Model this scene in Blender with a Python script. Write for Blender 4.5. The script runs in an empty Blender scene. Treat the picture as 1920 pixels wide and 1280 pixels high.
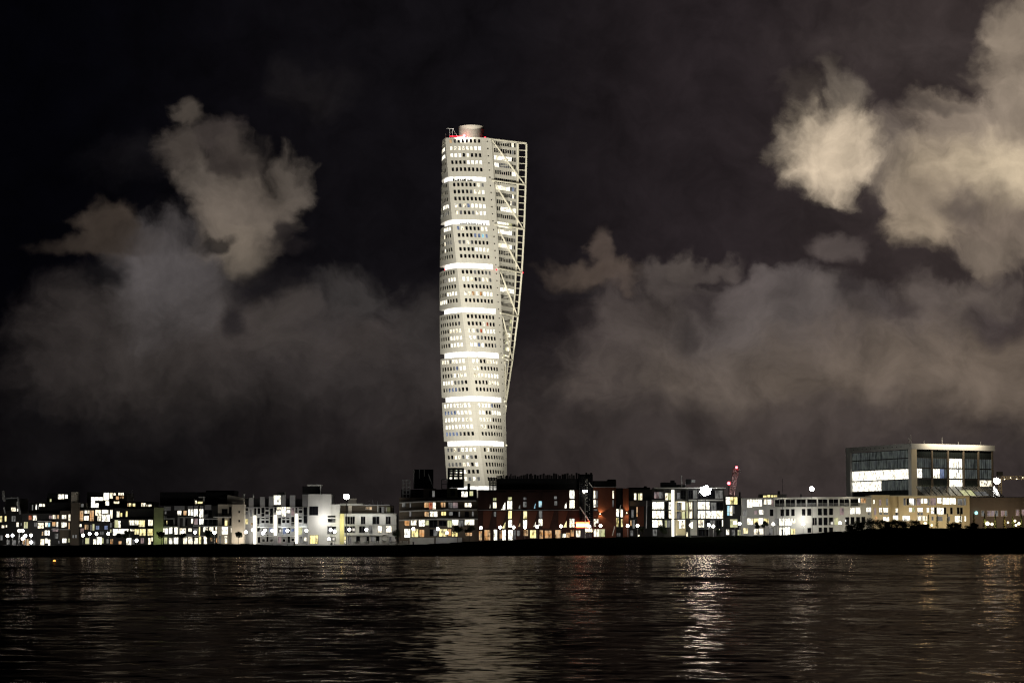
import bpy, math, random
from mathutils import Vector
random.seed(7)
R = math.radians
scn = bpy.context.scene
COL = scn.collection

# ---------------------------------------------------------------- camera
F = 4200.0                      # focal length in photo pixels (photo 1920 wide)
PITCH = math.atan(368 / F)
CAMZ = 4.6
cam_d = bpy.data.cameras.new("camera")
cam_d.sensor_width = 36
cam_d.lens = 36 * F / 1920
cam_d.clip_start = 0.5
cam_d.clip_end = 60000
cam = bpy.data.objects.new("camera", cam_d)
COL.objects.link(cam)
cam.location = (0, 0, CAMZ)
cam.rotation_euler = (R(90) + PITCH, 0, 0)
scn.camera = cam
SP, CP = math.sin(PITCH), math.cos(PITCH)

def W(px, py, Y):
    """where the line of sight through photo pixel (px,py) meets the plane y=Y"""
    a, b = (px - 960) / F, (640 - py) / F
    d = Vector((a, CP - b * SP, SP + b * CP))
    k = Y / d.y
    return Vector((d.x * k, Y, CAMZ + d.z * k))

# ---------------------------------------------------------------- render look
scn.view_settings.view_transform = 'Standard'
scn.view_settings.look = 'None'
scn.view_settings.exposure = 0.0
scn.view_settings.gamma = 1.0
scn.cycles.max_bounces = 5
scn.cycles.diffuse_bounces = 2
scn.cycles.glossy_bounces = 3
scn.cycles.sample_clamp_indirect = 4.0
scn.cycles.filter_width = 1.25

# ---------------------------------------------------------------- night sky with clouds lit by the city
world = bpy.data.worlds.new("World")
scn.world = world
world.use_nodes = True
wn, wl = world.node_tree.nodes, world.node_tree.links
wn.clear()

def lin(c):
    return tuple(((v / 255) / 12.92 if v / 255 <= .04045 else ((v / 255 + .055) / 1.055) ** 2.4) for v in c)

def wnode(t, **kw):
    n = wn.new(t)
    for k, v in kw.items():
        setattr(n, k, v)
    return n

def vmath(op, a, b=None):
    n = wnode('ShaderNodeVectorMath', operation=op)
    for i, s in enumerate((a, b)):
        if s is None:
            continue
        if isinstance(s, (tuple, list)):
            n.inputs[i].default_value = s
        else:
            wl.new(s, n.inputs[i])
    return n.outputs['Value'] if op == 'LENGTH' else n.outputs['Vector']

def smath(op, a, b=None, clamp=False):
    n = wnode('ShaderNodeMath', operation=op, use_clamp=clamp)
    for i, s in enumerate((a, b)):
        if s is None:
            continue
        if isinstance(s, (int, float)):
            n.inputs[i].default_value = s
        else:
            wl.new(s, n.inputs[i])
    return n.outputs[0]

tc = wnode('ShaderNodeTexCoord')
sep = wnode('ShaderNodeSeparateXYZ')
wl.new(tc.outputs['Generated'], sep.inputs[0])
ysafe = smath('MAXIMUM', sep.outputs['Y'], 0.05)
U = smath('DIVIDE', sep.outputs['X'], ysafe)
V = smath('DIVIDE', sep.outputs['Z'], ysafe)
comb = wnode('ShaderNodeCombineXYZ')
wl.new(U, comb.inputs[0]); wl.new(V, comb.inputs[1])
P0 = comb.outputs[0]           # tangent-plane direction, x = right of north, y = up

def noise(vec, scale, detail, rough=.55, lac=2.0):
    n = wnode('ShaderNodeTexNoise', noise_dimensions='3D')
    n.inputs['Scale'].default_value = scale
    n.inputs['Detail'].default_value = detail
    n.inputs['Roughness'].default_value = rough
    n.inputs['Lacunarity'].default_value = lac
    wl.new(vec, n.inputs['Vector'])
    return n

def spx(x, y):                 # cloud position read off the photograph -> direction
    p = W(x, y, 1.0)
    return p.x, p.z - CAMZ

n1 = noise(P0, 20, 4, .55)
w1 = vmath('MULTIPLY', vmath('SUBTRACT', n1.outputs['Color'], (.5, .5, .5)), (.040, .040, 0))
n2 = noise(P0, 78, 5, .6)
w2 = vmath('MULTIPLY', vmath('SUBTRACT', n2.outputs['Color'], (.5, .5, .5)), (.0105, .0105, 0))
PW = vmath('ADD', vmath('ADD', P0, w1), w2)
nf = noise(PW, 50, 6, .58)
fine = smath('SUBTRACT', nf.outputs['Fac'], .5)

# clear night sky: dark, a little lighter towards the city on the right
def cmix(fac, a, b):
    n = wnode('ShaderNodeMix', data_type='RGBA')
    for s, k in ((fac, 0), (a, 6), (b, 7)):
        if isinstance(s, (int, float)):
            n.inputs[k].default_value = s
        elif isinstance(s, tuple):
            n.inputs[k].default_value = (*s, 1)
        else:
            wl.new(s, n.inputs[k])
    return n.outputs[2]

def mrange(v, a, b, c=0., d=1.):
    n = wnode('ShaderNodeMapRange', interpolation_type='SMOOTHSTEP')
    wl.new(v, n.inputs[0])
    for i, x in enumerate((a, b, c, d)):
        n.inputs[1 + i].default_value = x
    return n.outputs[0]

sky = cmix(mrange(U, -.22, -.02), lin((3, 3, 6)), lin((17, 15, 18)))
sky = cmix(mrange(U, -.02, .10), sky, lin((38, 32, 34)))
sky = cmix(mrange(U, .08, .22), sky, lin((54, 46, 45)))
sky = cmix(mrange(V, .13, .0, 0., .75), sky, cmix(mrange(U, -.21, .10), lin((7, 6, 7)), lin((54, 47, 46))))

# (cx, cy, rx, ry, colour, opacity, softness, noise)
BLOBS = [
 (590,160,60,40,(30,27,28),.6,.8,1.4),
 (300,800,420,110,(20,18,19),.8,.9,.8),
 (740,830,240,110,(33,29,29),.8,.9,.8),
 (250,300,60,40,(24,22,24),.5,.8,1.6),
 (172,640,120,95,(46,41,40),.9,.6,1.),
 (380,665,230,85,(52,47,45),.95,1.,.9),
 (600,680,170,55,(52,47,46),.9,.7,1.),
 (760,690,110,100,(52,47,46),.9,.6,1.),
 (785,610,65,50,(50,46,45),.85,.5,1.3),
 (652,640,85,50,(62,56,54),.9,.5,1.2),
 (650,548,78,40,(58,54,53),.9,.35,1.4),
 (530,608,66,62,(70,64,61),.95,.3,1.2),
 (600,600,50,40,(58,53,52),.8,.5,1.4),
 (420,610,120,80,(60,54,52),.9,.6,1.),
 (280,600,130,90,(54,49,47),.9,.6,1.),
 (330,530,118,98,(70,65,64),.97,.28,.9),
 (312,492,80,50,(84,79,79),.75,.7,.9),
 (190,420,48,34,(58,50,44),.95,.35,1.5),
 (170,455,85,20,(50,43,38),.85,.5,1.3),
 (191,506,36,20,(14,13,15),.85,.6,1.3),
 (352,212,29,26,(70,63,57),.95,.3,1.7),
 (335,290,38,53,(68,61,56),.95,.35,1.5),
 (400,262,41,31,(62,55,52),.9,.4,1.6),
 (455,300,52,34,(68,61,56),.9,.4,1.5),
 (540,330,43,50,(86,78,71),.95,.3,1.5),
 (385,345,50,43,(86,78,71),.95,.4,1.3),
 (470,370,69,53,(92,83,75),.97,.4,1.2),
 (445,415,62,57,(103,93,84),.97,.4,1.1),
 (455,480,38,28,(86,78,70),.9,.5,1.2),
 (448,440,34,31,(113,102,90),.6,.8,1.),
 (424,300,38,17,(47,41,39),.7,.7,1.5),
 (520,414,22,22,(32,28,29),.85,.55,1.5),
 (545,455,29,15,(32,28,29),.6,.7,1.5),
 (398,442,26,14,(23,21,22),.8,.5,1.5),
 (505,520,64,26,(20,18,21),.85,.6,1.2),
 (456,588,20,38,(28,25,27),.8,.6,1.4),
 # right-hand side
 (1721,84,170,60,(60,52,51),.8,.8,1.2),
 (1560,793,460,90,(68,60,57),.85,1.,.8),
 (1180,740,170,80,(52,46,45),.85,.7,1.),
 (1120,506,86,26,(78,67,60),.95,.3,1.2),
 (1120,455,22,40,(78,67,61),.9,.35,1.5),
 (1160,515,40,20,(76,65,59),.9,.35,1.3),
 (1110,542,90,10,(36,32,34),.6,.7,1.2),
 (1190,660,110,90,(66,58,56),.9,.5,1.),
 (1215,600,90,70,(72,64,61),.95,.4,1.2),
 (1262,520,46,48,(76,68,65),.95,.25,1.5),
 (1290,482,34,26,(78,70,66),.95,.25,1.6),
 (1342,494,36,14,(74,66,63),.9,.35,1.6),
 (1300,690,170,80,(78,70,66),.95,.6,.9),
 (1420,640,130,100,(86,78,75),.97,.35,1.),
 (1399,545,50,36,(84,76,74),.97,.22,1.3),
 (1475,545,62,42,(88,80,78),.97,.22,1.3),
 (1540,575,50,46,(88,80,77),.97,.25,1.3),
 (1500,630,130,70,(90,82,79),.9,.6,1.),
 (1640,590,46,40,(78,70,68),.95,.3,1.4),
 (1620,660,130,60,(92,82,77),.95,.5,1.),
 (1770,600,80,66,(94,84,79),.95,.3,1.2),
 (1845,545,60,36,(94,84,78),.9,.35,1.4),
 (1740,680,150,60,(100,89,81),.95,.5,1.),
 (1880,700,130,90,(106,93,82),.95,.6,1.),
 (1640,715,330,62,(102,90,80),.85,1.,.9),
 (1865,585,46,36,(72,63,62),.85,.6,1.3),
 (1592,556,20,18,(58,51,51),.8,.6,1.6),
 (1701,590,24,16,(62,54,53),.7,.6,1.6),
 (1315,560,26,24,(56,49,49),.7,.6,1.5),
 (1290,625,20,34,(58,52,51),.65,.6,1.5),
 (1250,790,170,30,(56,49,47),.6,.9,1.2),
 (1570,790,140,34,(66,58,56),.6,.9,1.),
 (1573,478,54,26,(82,73,70),.9,.4,1.4),
 (1905,75,66,70,(138,124,109),.95,.4,1.3),
 (1890,160,56,56,(124,111,98),.95,.4,1.3),
 (1930,230,70,90,(140,126,111),.95,.5,1.2),
 (1663,262,50,40,(98,87,80),.9,.5,1.3),
 (1700,315,70,50,(108,97,88),.95,.5,1.3),
 (1785,235,66,50,(132,118,105),.97,.35,1.3),
 (1850,250,80,60,(136,122,108),.95,.5,1.2),
 (1840,330,130,56,(176,158,135),.97,.6,1.),
 (1910,325,100,60,(204,185,157),.95,.7,.9),
 (1865,420,90,56,(124,110,98),.95,.5,1.2),
 (1850,465,60,30,(110,98,87),.9,.4,1.4),
 (1721,412,58,52,(150,134,115),.97,.35,1.2),
 (1760,365,60,30,(140,125,108),.85,.6,1.2),
 (1800,385,34,22,(86,76,71),.75,.7,1.4),
 (1760,205,50,12,(60,53,52),.5,.8,1.5),
 (1500,150,46,34,(66,58,54),.85,.5,2.),
 (1563,128,22,24,(84,75,68),.85,.5,1.8),
 (1585,175,50,36,(106,96,86),.85,.5,1.8),
 (1452,252,34,34,(94,85,77),.85,.5,1.8),
 (1540,268,92,80,(160,145,126),.97,.35,1.2),
 (1550,276,76,64,(206,187,162),.97,.5,1.),
]
for cx, cy, rx, ry, c, op, soft, nk in BLOBS:
    ux, vy = spx(cx, cy)
    d = vmath('LENGTH', vmath('MULTIPLY', vmath('SUBTRACT', PW, (ux, vy, 0)), (F / rx, F / ry, 0)))
    d = smath('ADD', d, smath('MULTIPLY', fine, -1.15 * nk))
    a = mrange(d, 1.26 + .85 * soft, .82 - .80 * soft, 0., op)
    sky = cmix(a, sky, lin(c))
# soft mottling inside the clouds
nm = noise(vmath('ADD', P0, w1), 34, 5, .62)
mott = smath('ADD', smath('MULTIPLY', fine, .5), smath('ADD', smath('MULTIPLY', smath('SUBTRACT', nm.outputs['Fac'], .5), 1.5), 1.0))
vm = wnode('ShaderNodeVectorMath', operation='SCALE')
wl.new(sky, vm.inputs[0]); wl.new(mott, vm.inputs['Scale'])
front = mrange(sep.outputs['Y'], .2, .6)
above = mrange(V, -.02, .0)
up = mrange(V, .235, .36, 1., .10)
sky = cmix(smath('MULTIPLY', front, smath('MULTIPLY', above, up)), lin((6, 6, 8)), vm.outputs[0])
# a trace of Nishita twilight under the clouds (sun well below the horizon)
ns = wnode('ShaderNodeTexSky', sky_type='NISHITA')
ns.sun_disc = False
ns.sun_elevation = R(-8)
ns.sun_rotation = R(250)
bg1 = wnode('ShaderNodeBackground'); bg1.inputs[1].default_value = 1.0
wl.new(sky, bg1.inputs[0])
bg2 = wnode('ShaderNodeBackground'); bg2.inputs[1].default_value = .05
wl.new(ns.outputs[0], bg2.inputs[0])
add = wnode('ShaderNodeAddShader'); wout = wnode('ShaderNodeOutputWorld')
wl.new(bg1.outputs[0], add.inputs[0]); wl.new(bg2.outputs[0], add.inputs[1])
wl.new(add.outputs[0], wout.inputs[0])
world.cycles.sampling_method = 'MANUAL'
world.cycles.sample_map_resolution = 512

# ---------------------------------------------------------------- floodlights on the tower (unseen, set behind the quay houses)
def spot(loc, target, watts, angle, col, size=1.0, blend=.5):
    l = bpy.data.lights.new("spot_light", 'SPOT')
    l.energy = watts; l.spot_size = R(angle); l.spot_blend = blend
    l.color = col; l.shadow_soft_size = size
    o = bpy.data.objects.new("spot_beam", l)  # serves real lamps and unseen added spots alike
    COL.objects.link(o)
    o.location = loc
    o.rotation_euler = (Vector(target) - Vector(loc)).to_track_quat('-Z', 'Y').to_euler()
    return o

spot((-75, 800, 14), (-14, 1040, 160), 1.95e6, 65, (1, .95, .81), 2.0, .8)
spot((75, 830, 14), (-8, 1040, 150), 1.65e6, 66, (1, .945, .77), 2.0, .8)

# ---------------------------------------------------------------- materials
MATS = {}
def nt(name):
    m = bpy.data.materials.new(name)
    m.use_nodes = True
    n = m.node_tree.nodes
    n.clear()
    out = n.new('ShaderNodeOutputMaterial')
    return m, n, m.node_tree.links, out

def surf(name, col, rough=.7, var=.25, scale=.4, spec=.3, metal=0., streak=True, joints=None, mott_s=4.0):
    """painted / plastered / metal surface with stains, weather streaks and optional panel joints"""
    m, n, l, out = nt(name)
    b = n.new('ShaderNodeBsdfPrincipled')
    tcn = n.new('ShaderNodeTexCoord')
    mp = n.new('ShaderNodeMapping')
    mp.inputs['Scale'].default_value = (1, 1, .22 if streak else 1)
    l.new(tcn.outputs['Object'], mp.inputs[0])
    a = n.new('ShaderNodeTexNoise'); a.inputs['Scale'].default_value = scale; a.inputs['Detail'].default_value = 6
    l.new(mp.outputs[0], a.inputs['Vector'])
    c = n.new('ShaderNodeTexNoise'); c.inputs['Scale'].default_value = mott_s; c.inputs['Detail'].default_value = 3
    l.new(tcn.outputs['Object'], c.inputs['Vector'])
    ad = n.new('ShaderNodeMath'); ad.operation = 'MULTIPLY_ADD'
    l.new(c.outputs['Fac'], ad.inputs[0]); ad.inputs[1].default_value = .4; l.new(a.outputs['Fac'], ad.inputs[2])
    r = n.new('ShaderNodeValToRGB')
    r.color_ramp.elements[0].position = .42; r.color_ramp.elements[1].position = .95
    r.color_ramp.elements[0].color = (*[max(0, v * (1 - var)) for v in col], 1)
    r.color_ramp.elements[1].color = (*[min(1, v * (1 + var * .5)) for v in col], 1)
    l.new(ad.outputs[0], r.inputs[0])
    colour = r.outputs[0]
    if joints:
        bw, bh, off, dark = joints
        br = n.new('ShaderNodeTexBrick')
        br.offset = off
        br.inputs['Scale'].default_value = 1
        br.inputs['Mortar Size'].default_value = .05
        br.inputs['Mortar Smooth'].default_value = .3
        br.inputs['Brick Width'].default_value = bw
        br.inputs['Row Height'].default_value = bh
        br.inputs['Color1'].default_value = (1, 1, 1, 1)
        br.inputs['Color2'].default_value = (.93, .93, .93, 1)
        br.inputs['Mortar'].default_value = (dark, dark, dark, 1)
        l.new(tcn.outputs['UV'], br.inputs['Vector'])
        mx = n.new('ShaderNodeMix'); mx.data_type = 'RGBA'; mx.blend_type = 'MULTIPLY'
        mx.inputs[0].default_value = 1
        l.new(colour, mx.inputs[6]); l.new(br.outputs['Color'], mx.inputs[7])
        colour = mx.outputs[2]
    l.new(colour, b.inputs['Base Color'])
    b.inputs['Roughness'].default_value = rough
    b.inputs['Specular IOR Level'].default_value = spec
    b.inputs['Metallic'].default_value = metal
    l.new(b.outputs[0], out.inputs[0])
    MATS[name] = m
    return m

def lit(name, c1, c2, strength, lo=.15, tall=.35, sc=1.1):
    """a lit room behind its pane: curtains, furniture and lamps as uneven brightness"""
    m, n, l, out = nt(name)
    e = n.new('ShaderNodeEmission')
    tcn = n.new('ShaderNodeTexCoord'); mp = n.new('ShaderNodeMapping')
    mp.inputs['Scale'].default_value = (1, 1, tall)
    l.new(tcn.outputs['Object'], mp.inputs[0])
    a = n.new('ShaderNodeTexNoise'); a.inputs['Scale'].default_value = sc; a.inputs['Detail'].default_value = 4
    a.inputs['Roughness'].default_value = .6
    l.new(mp.outputs[0], a.inputs['Vector'])
    mr = n.new('ShaderNodeMapRange'); mr.interpolation_type = 'SMOOTHSTEP'
    mr.inputs[1].default_value = .34; mr.inputs[2].default_value = .56
    mr.inputs[3].default_value = lo * strength; mr.inputs[4].default_value = strength
    l.new(a.outputs['Fac'], mr.inputs[0])
    c = n.new('ShaderNodeTexNoise'); c.inputs['Scale'].default_value = .45
    l.new(tcn.outputs['Object'], c.inputs['Vector'])
    mc = n.new('ShaderNodeMapRange'); mc.inputs[1].default_value = .35; mc.inputs[2].default_value = .65
    l.new(c.outputs['Fac'], mc.inputs[0])
    mx = n.new('ShaderNodeMix'); mx.data_type = 'RGBA'
    mx.inputs[6].default_value = (*c1, 1); mx.inputs[7].default_value = (*c2, 1)
    l.new(mc.outputs[0], mx.inputs[0])
    l.new(mx.outputs[2], e.inputs[0]); l.new(mr.outputs[0], e.inputs[1])
    l.new(e.outputs[0], out.inputs[0])
    m.cycles.emission_sampling = 'NONE'
    MATS[name] = m
    return m

def emit(name, col, strength, sampled=False):
    m, n, l, out = nt(name)
    e = n.new('ShaderNodeEmission')
    e.inputs[0].default_value = (*col, 1); e.inputs[1].default_value = strength
    l.new(e.outputs[0], out.inputs[0])
    m.cycles.emission_sampling = 'FRONT' if sampled else 'NONE'
    MATS[name] = m
    return m

PANE = {
 'W': lit('white_lit_room', (1, .97, .86), (1, .93, .72), 2.3, .16, .4, 1.7),
 'w': lit('warm_lit_room', (1, .86, .58), (1, .95, .80), 1.7, .06, .4, 1.7),
 'y': lit('yellow_lit_room', (1, .82, .30), (1, .88, .50), 1.5, .12),
 'o': lit('amber_lit_room', (.95, .45, .16), (1, .72, .42), .75, .10),
 'e': lit('greenish_lit_room', (.80, .82, .38), (.95, .90, .55), .75, .35),
 'g': lit('dim_room', (.22, .22, .20), (.16, .15, .15), .85, .2),
 'p': lit('dim_pink_room', (.40, .27, .25), (.30, .25, .26), .8, .25),
 'b': lit('blue_television_room', (.20, .26, .45), (.35, .42, .62), .7, .3),
 'c': lit('cyan_lit_room', (.25, .72, .95), (.75, .98, 1.), .9, .1),
 'r': lit('red_lit_room', (.9, .12, .05), (.9, .45, .25), .6, .05),
}
def glassmat(name, col, rough=.08):
    m, n, l, out = nt(name)
    b = n.new('ShaderNodeBsdfPrincipled')
    b.inputs['Base Color'].default_value = (*col, 1)
    b.inputs['Roughness'].default_value = rough
    b.inputs['Specular IOR Level'].default_value = .5
    l.new(b.outputs[0], out.inputs[0])
    MATS[name] = m
    return m
PANE['d'] = glassmat('dark_glass', (.008, .008, .010))
glassmat('office_glass', (.022, .028, .028), .15)
lit('dim_office', (.075, .085, .075), (.05, .055, .055), 1., .25, .12, 1.6)

surf('tower_panel', (.70, .675, .62), .45, .12, .12, .4, joints=(2.05, 3.32, 0, .72))
surf('tower_steel', (.86, .82, .70), .45, .1, .3, .4)  # very pale: lamplight along the spine is put into the colour
surf('tower_concrete', (.48, .45, .40), .8, .25, .25)
surf('white_render', (.66, .65, .62), .8, .22, .35)
surf('grey_render', (.36, .355, .36), .8, .25, .35)
surf('cream_render', (.74, .64, .47), .8, .18, .35)
surf('beige_render', (.58, .52, .43), .8, .2, .35)
surf('yellow_tinted_render', (.78, .70, .32), .8, .15, .35)
surf('green_tinted_render', (.30, .31, .17), .8, .2, .35)
surf('brown_render', (.15, .12, .09), .85, .3, .35)
surf('dark_cladding', (.035, .033, .032), .6, .4, .4)
surf('black_roofing', (.012, .012, .013), .8, .4, .4)
surf('red_brick', (.115, .036, .019), .85, .35, .5)
surf('dark_brick', (.042, .017, .012), .85, .4, .5)
surf('pale_concrete', (.50, .49, .46), .8, .2, .4)
surf('dark_metal', (.04, .04, .042), .45, .3, 1., metal=.6)
surf('grey_metal', (.42, .42, .42), .45, .2, 1., metal=.3)
surf('white_frame', (.62, .61, .58), .5, .1, 1.)
surf('asphalt', (.05, .05, .05), .9, .3, .3, streak=False)
surf('paving', (.34, .33, .31), .85, .25, .5, streak=False)
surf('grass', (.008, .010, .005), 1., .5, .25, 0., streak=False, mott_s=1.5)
surf('soil', (.03, .027, .022), .95, .5, .4, .1, streak=False)
surf('leaf', (.045, .065, .022), .7, .5, .8, .2, streak=False)
surf('leaf_pale', (.10, .10, .035), .7, .5, .8, .2, streak=False)
surf('bark', (.06, .045, .03), .9, .4, 2.)
surf('crane_steel', (.66, .44, .43), .5, .3, 1.)
surf('orange_paint', (.6, .2, .03), .5, .2, 1.)
lit('gap_light', (1, .97, .90), (1, .95, .84), 1.9, .55, 1., .5).cycles.emission_sampling = 'FRONT'
emit('globe_light', (1, .93, .80), 24., True)
emit('cool_globe_light', (.93, .95, 1), 26., True)
emit('strip_light', (1, .95, .80), 3.0, True)
emit('small_lamp', (1, .84, .50), 5.)
emit('flood_light', (1, .97, .92), 170., True)
emit('flood_light_small', (1, .96, .88), 70., True)
emit('red_beacon', (1, .03, .06), 3.)
emit('red_beacon_bright', (1, .10, .12), 9., True)
emit('neon_red', (1, .10, .03), 9., True)
emit('neon_core', (1, .62, .40), 5.)
emit('buoy_light', (1, .42, .08), 2.2)
emit('cyan_lamp', (.45, .95, .95), 1.6)

# ---------------------------------------------------------------- mesh building
class MB:
    def __init__(s):
        s.v, s.f, s.m, s.mats, s.uv, s.smooth = [], [], [], [], [], []
    def mi(s, mat):
        mat = MATS[mat] if isinstance(mat, str) else mat
        if mat not in s.mats:
            s.mats.append(mat)
        return s.mats.index(mat)
    def face(s, pts, mat, uv=None, smooth=False):
        i = len(s.v)
        s.v += [tuple(p) for p in pts]
        s.f.append(tuple(range(i, i + len(pts))))
        s.m.append(s.mi(mat)); s.uv.append(uv); s.smooth.append(smooth)
    def box(s, x0, x1, y0, y1, z0, z1, mat):
        x0, x1 = min(x0, x1), max(x0, x1); z0, z1 = min(z0, z1), max(z0, z1); y0, y1 = min(y0, y1), max(y0, y1)
        p = [(x, y, z) for x in (x0, x1) for y in (y0, y1) for z in (z0, z1)]
        for q in ((0, 1, 3, 2), (4, 6, 7, 5), (0, 4, 5, 1), (2, 3, 7, 6), (0, 2, 6, 4), (1, 5, 7, 3)):
            s.face([p[k] for k in q], mat)
    def slab(s, poly, off, mat):
        """prism: polygon swept by vector off"""
        poly = [Vector(p) for p in poly]; off = Vector(off)
        s.face(poly, mat); s.face([p + off for p in reversed(poly)], mat)
        for i in range(len(poly)):
            a, b = poly[i], poly[(i + 1) % len(poly)]
            s.face([a, a + off, b + off, b], mat)
    def tube(s, a, b, r0, mat, r1=None, n=8, mid=None):
        a, b = Vector(a), Vector(b)
        r1 = r0 if r1 is None else r1
        z = (b - a).normalized()
        x = z.orthogonal().normalized(); y = z.cross(x)
        rings = [(a, r0), (b, r1)] if mid is None else [(a, r0), (a.lerp(b, .3), mid), (a.lerp(b, .7), mid), (b, r1)]
        pts = [[c + (x * math.cos(k * 2 * math.pi / n) + y * math.sin(k * 2 * math.pi / n)) * r for k in range(n)] for c, r in rings]
        for p, q in zip(pts, pts[1:]):
            for k in range(n):
                s.face([p[k], p[(k + 1) % n], q[(k + 1) % n], q[k]], mat, smooth=True)
        s.face(list(reversed(pts[0])), mat); s.face(pts[-1], mat)
    def ball(s, c, r, mat, n=10, m=6, sz=1.0):
        c = Vector(c)
        def p(i, j):
            t = math.pi * j / m; a = 2 * math.pi * i / n
            return c + Vector((math.sin(t) * math.cos(a), math.sin(t) * math.sin(a), math.cos(t) * sz)) * r
        for i in range(n):
            for j in range(m):
                q = [p(i, j), p(i, j + 1), p(i + 1, j + 1), p(i + 1, j)]
                if j == 0: q = [q[0], q[1], q[2]]
                elif j == m - 1: q = [q[0], q[1], q[3]]
                s.face(q, mat, smooth=True)
    def build(s, name, parent=None, loc=None):
        if parent is not None:
            o0 = Vector(parent['_o'])
        else:
            o0 = Vector(loc) if loc is not None else Vector((0, 0, 0))
        me = bpy.data.meshes.new(name)
        me.from_pydata([tuple(Vector(p) - o0) for p in s.v], [], s.f)
        for m in s.mats:
            me.materials.append(m)
        me.polygons.foreach_set('material_index', s.m)
        me.polygons.foreach_set('use_smooth', s.smooth)
        if any(u is not None for u in s.uv):
            ul = me.uv_layers.new(name='UVMap')
            k = 0
            for f, u in zip(s.f, s.uv):
                for j in range(len(f)):
                    if u is not None:
                        ul.data[k].uv = u[j]
                    k += 1
        me.update()
        o = bpy.data.objects.new(name, me)
        COL.objects.link(o)
        if parent is not None:
            o.parent = parent
            o['_o'] = tuple(o0)
        else:
            o.location = o0
            o['_o'] = tuple(o0)
        return o

def thing(name, label, cat, loc, group=None):
    o = bpy.data.objects.new(name, None)
    o.empty_display_size = .5
    COL.objects.link(o)
    o.location = loc
    o['_o'] = tuple(loc)
    o['label'] = label; o['category'] = cat
    if group: o['group'] = group
    return o
def tag(o, label, cat, group=None):
    o['label'] = label; o['category'] = cat
    if group: o['group'] = group
    return o
def structure(o):
    o['kind'] = 'structure'
    return o

GZ = 2.3        # street level on the far quay

# ---------------------------------------------------------------- ground, bank, water
m = MB()
m.face([(-20000, 655, 2.0), (20000, 655, 2.0), (20000, 30000, 2.0), (-20000, 30000, 2.0)], 'asphalt')
structure(m.build('ground'))
m = MB()
m.box(-260, 260, 684, 720, 1.2, GZ, 'paving')
structure(m.build('promenade'))

CREST = [(-900, 1023), (0, 1022.5), (290, 1020.5), (460, 1018.5), (540, 1022.5), (640, 1022), (750, 1021), (800, 1019.5), (880, 1015), (1000, 1009.5),
         (1200, 1006), (1330, 1006), (1420, 1003.5), (1500, 1000.5), (1600, 994), (1690, 989.5), (1760, 989.5), (1830, 990), (1920, 989), (2900, 989)]
SHORE = [(-900, 1046), (0, 1045), (800, 1043), (1300, 1039), (1920, 1037), (2900, 1036)]
def interp(tab, x):
    for (a, ya), (b, yb) in zip(tab, tab[1:]):
        if a <= x <= b:
            return ya + (yb - ya) * (x - a) / (b - a)
    return tab[-1][1]
def dist_at(py, z=0.):
    lo, hi = 50., 5000.
    for _ in range(60):
        mid = (lo + hi) / 2
        if W(960, py, mid).z > z: lo = mid
        else: hi = mid
    return lo
m = MB()
YC = 676.0
cols = []
px = -880
while px <= 2880:
    c = W(px, interp(CREST, px), YC)
    ys = dist_at(interp(SHORE, px))
    rows = []
    jz = (math.sin(px * .11) + math.sin(px * .037 + 1) + math.sin(px * .29)) * .05 if not 540 < px < 800 else 0
    for t in (0, .015, .06, .25, .55, .85, 1.0):
        y = ys - 1 + (YC - ys) * t
        zz = {0: -.6, .015: .25, .06: .55}.get(t, .55 + (c.z - .55) * (t - .06) / .94)
        rows.append(((px - 960) / F * YC, y, zz + (jz if t == 1 else 0)))
    back = max(GZ - .1, c.z - 3.0)
    rows.append(((px - 960) / F * YC, 680, max(GZ - .1, c.z - .25)))
    rows.append(((px - 960) / F * YC, 690, GZ - .12))
    cols.append(rows)
    px += 8
for a, b in zip(cols, cols[1:]):
    for i in range(len(a) - 1):
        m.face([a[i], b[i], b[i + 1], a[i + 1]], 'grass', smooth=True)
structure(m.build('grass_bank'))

# near shore, just entering the frame at lower right
m = MB()
pts = []
for i in range(41):
    x = 8 + i * .6
    e = max(0., (i - 6) / 34)
    row = []
    for j in range(9):
        y = 64 + j * 1.2
        h = (-.35 + .42 * (e ** .6) - .16 * max(0, j - 4.8 - 2.6 * e)) + .05 * math.sin(x * 2.1 + j) + .04 * math.sin(x * 5.3 - j * 2)
        row.append((x, y, h))
    pts.append(row)
for a, b in zip(pts, pts[1:]):
    for j in range(8):
        m.face([a[j], b[j], b[j + 1], a[j + 1]], 'soil', smooth=True)
structure(m.build('shore'))

# water
import numpy as np
rng = np.random.default_rng(11)
pys = np.concatenate([np.arange(1330, 1100, -.55), np.arange(1100, 1050, -.8), np.arange(1050, 1033, -1.)])
ds = np.array([dist_at(p) for p in pys])
us = np.linspace(-.27, .27, 620)
us = np.concatenate([np.linspace(-.9, -.275, 30), us, np.linspace(.275, .9, 30)])
X = us[None, :] * ds[:, None]
Yg = np.repeat(ds[:, None], len(us), 1)
Z = np.zeros_like(X)
dd = np.gradient(-ds if ds[1] < ds[0] else ds)
dd = np.abs(np.gradient(ds))[:, None]
for k in range(64):
    lam = .40 * (5.0 / .40) ** rng.random()
    th = rng.normal(0, .75)
    kx, ky = math.sin(th) * 2 * math.pi / lam, math.cos(th) * 2 * math.pi / lam
    amp = .0009 * lam ** .92
    fade = np.clip((lam / np.maximum(dd, .02) - 2.2) / 3.0, 0, 1)
    Z += amp * fade * np.sin(kx * X + ky * Yg + rng.random() * 6.28)
nr, nc = X.shape
vv = np.stack([X, Yg, Z], -1).reshape(-1, 3)
ii = np.arange(nr * nc).reshape(nr, nc)
ff = np.stack([ii[:-1, :-1], ii[:-1, 1:], ii[1:, 1:], ii[1:, :-1]], -1).reshape(-1, 4)
me = bpy.data.meshes.new('water')
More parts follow.
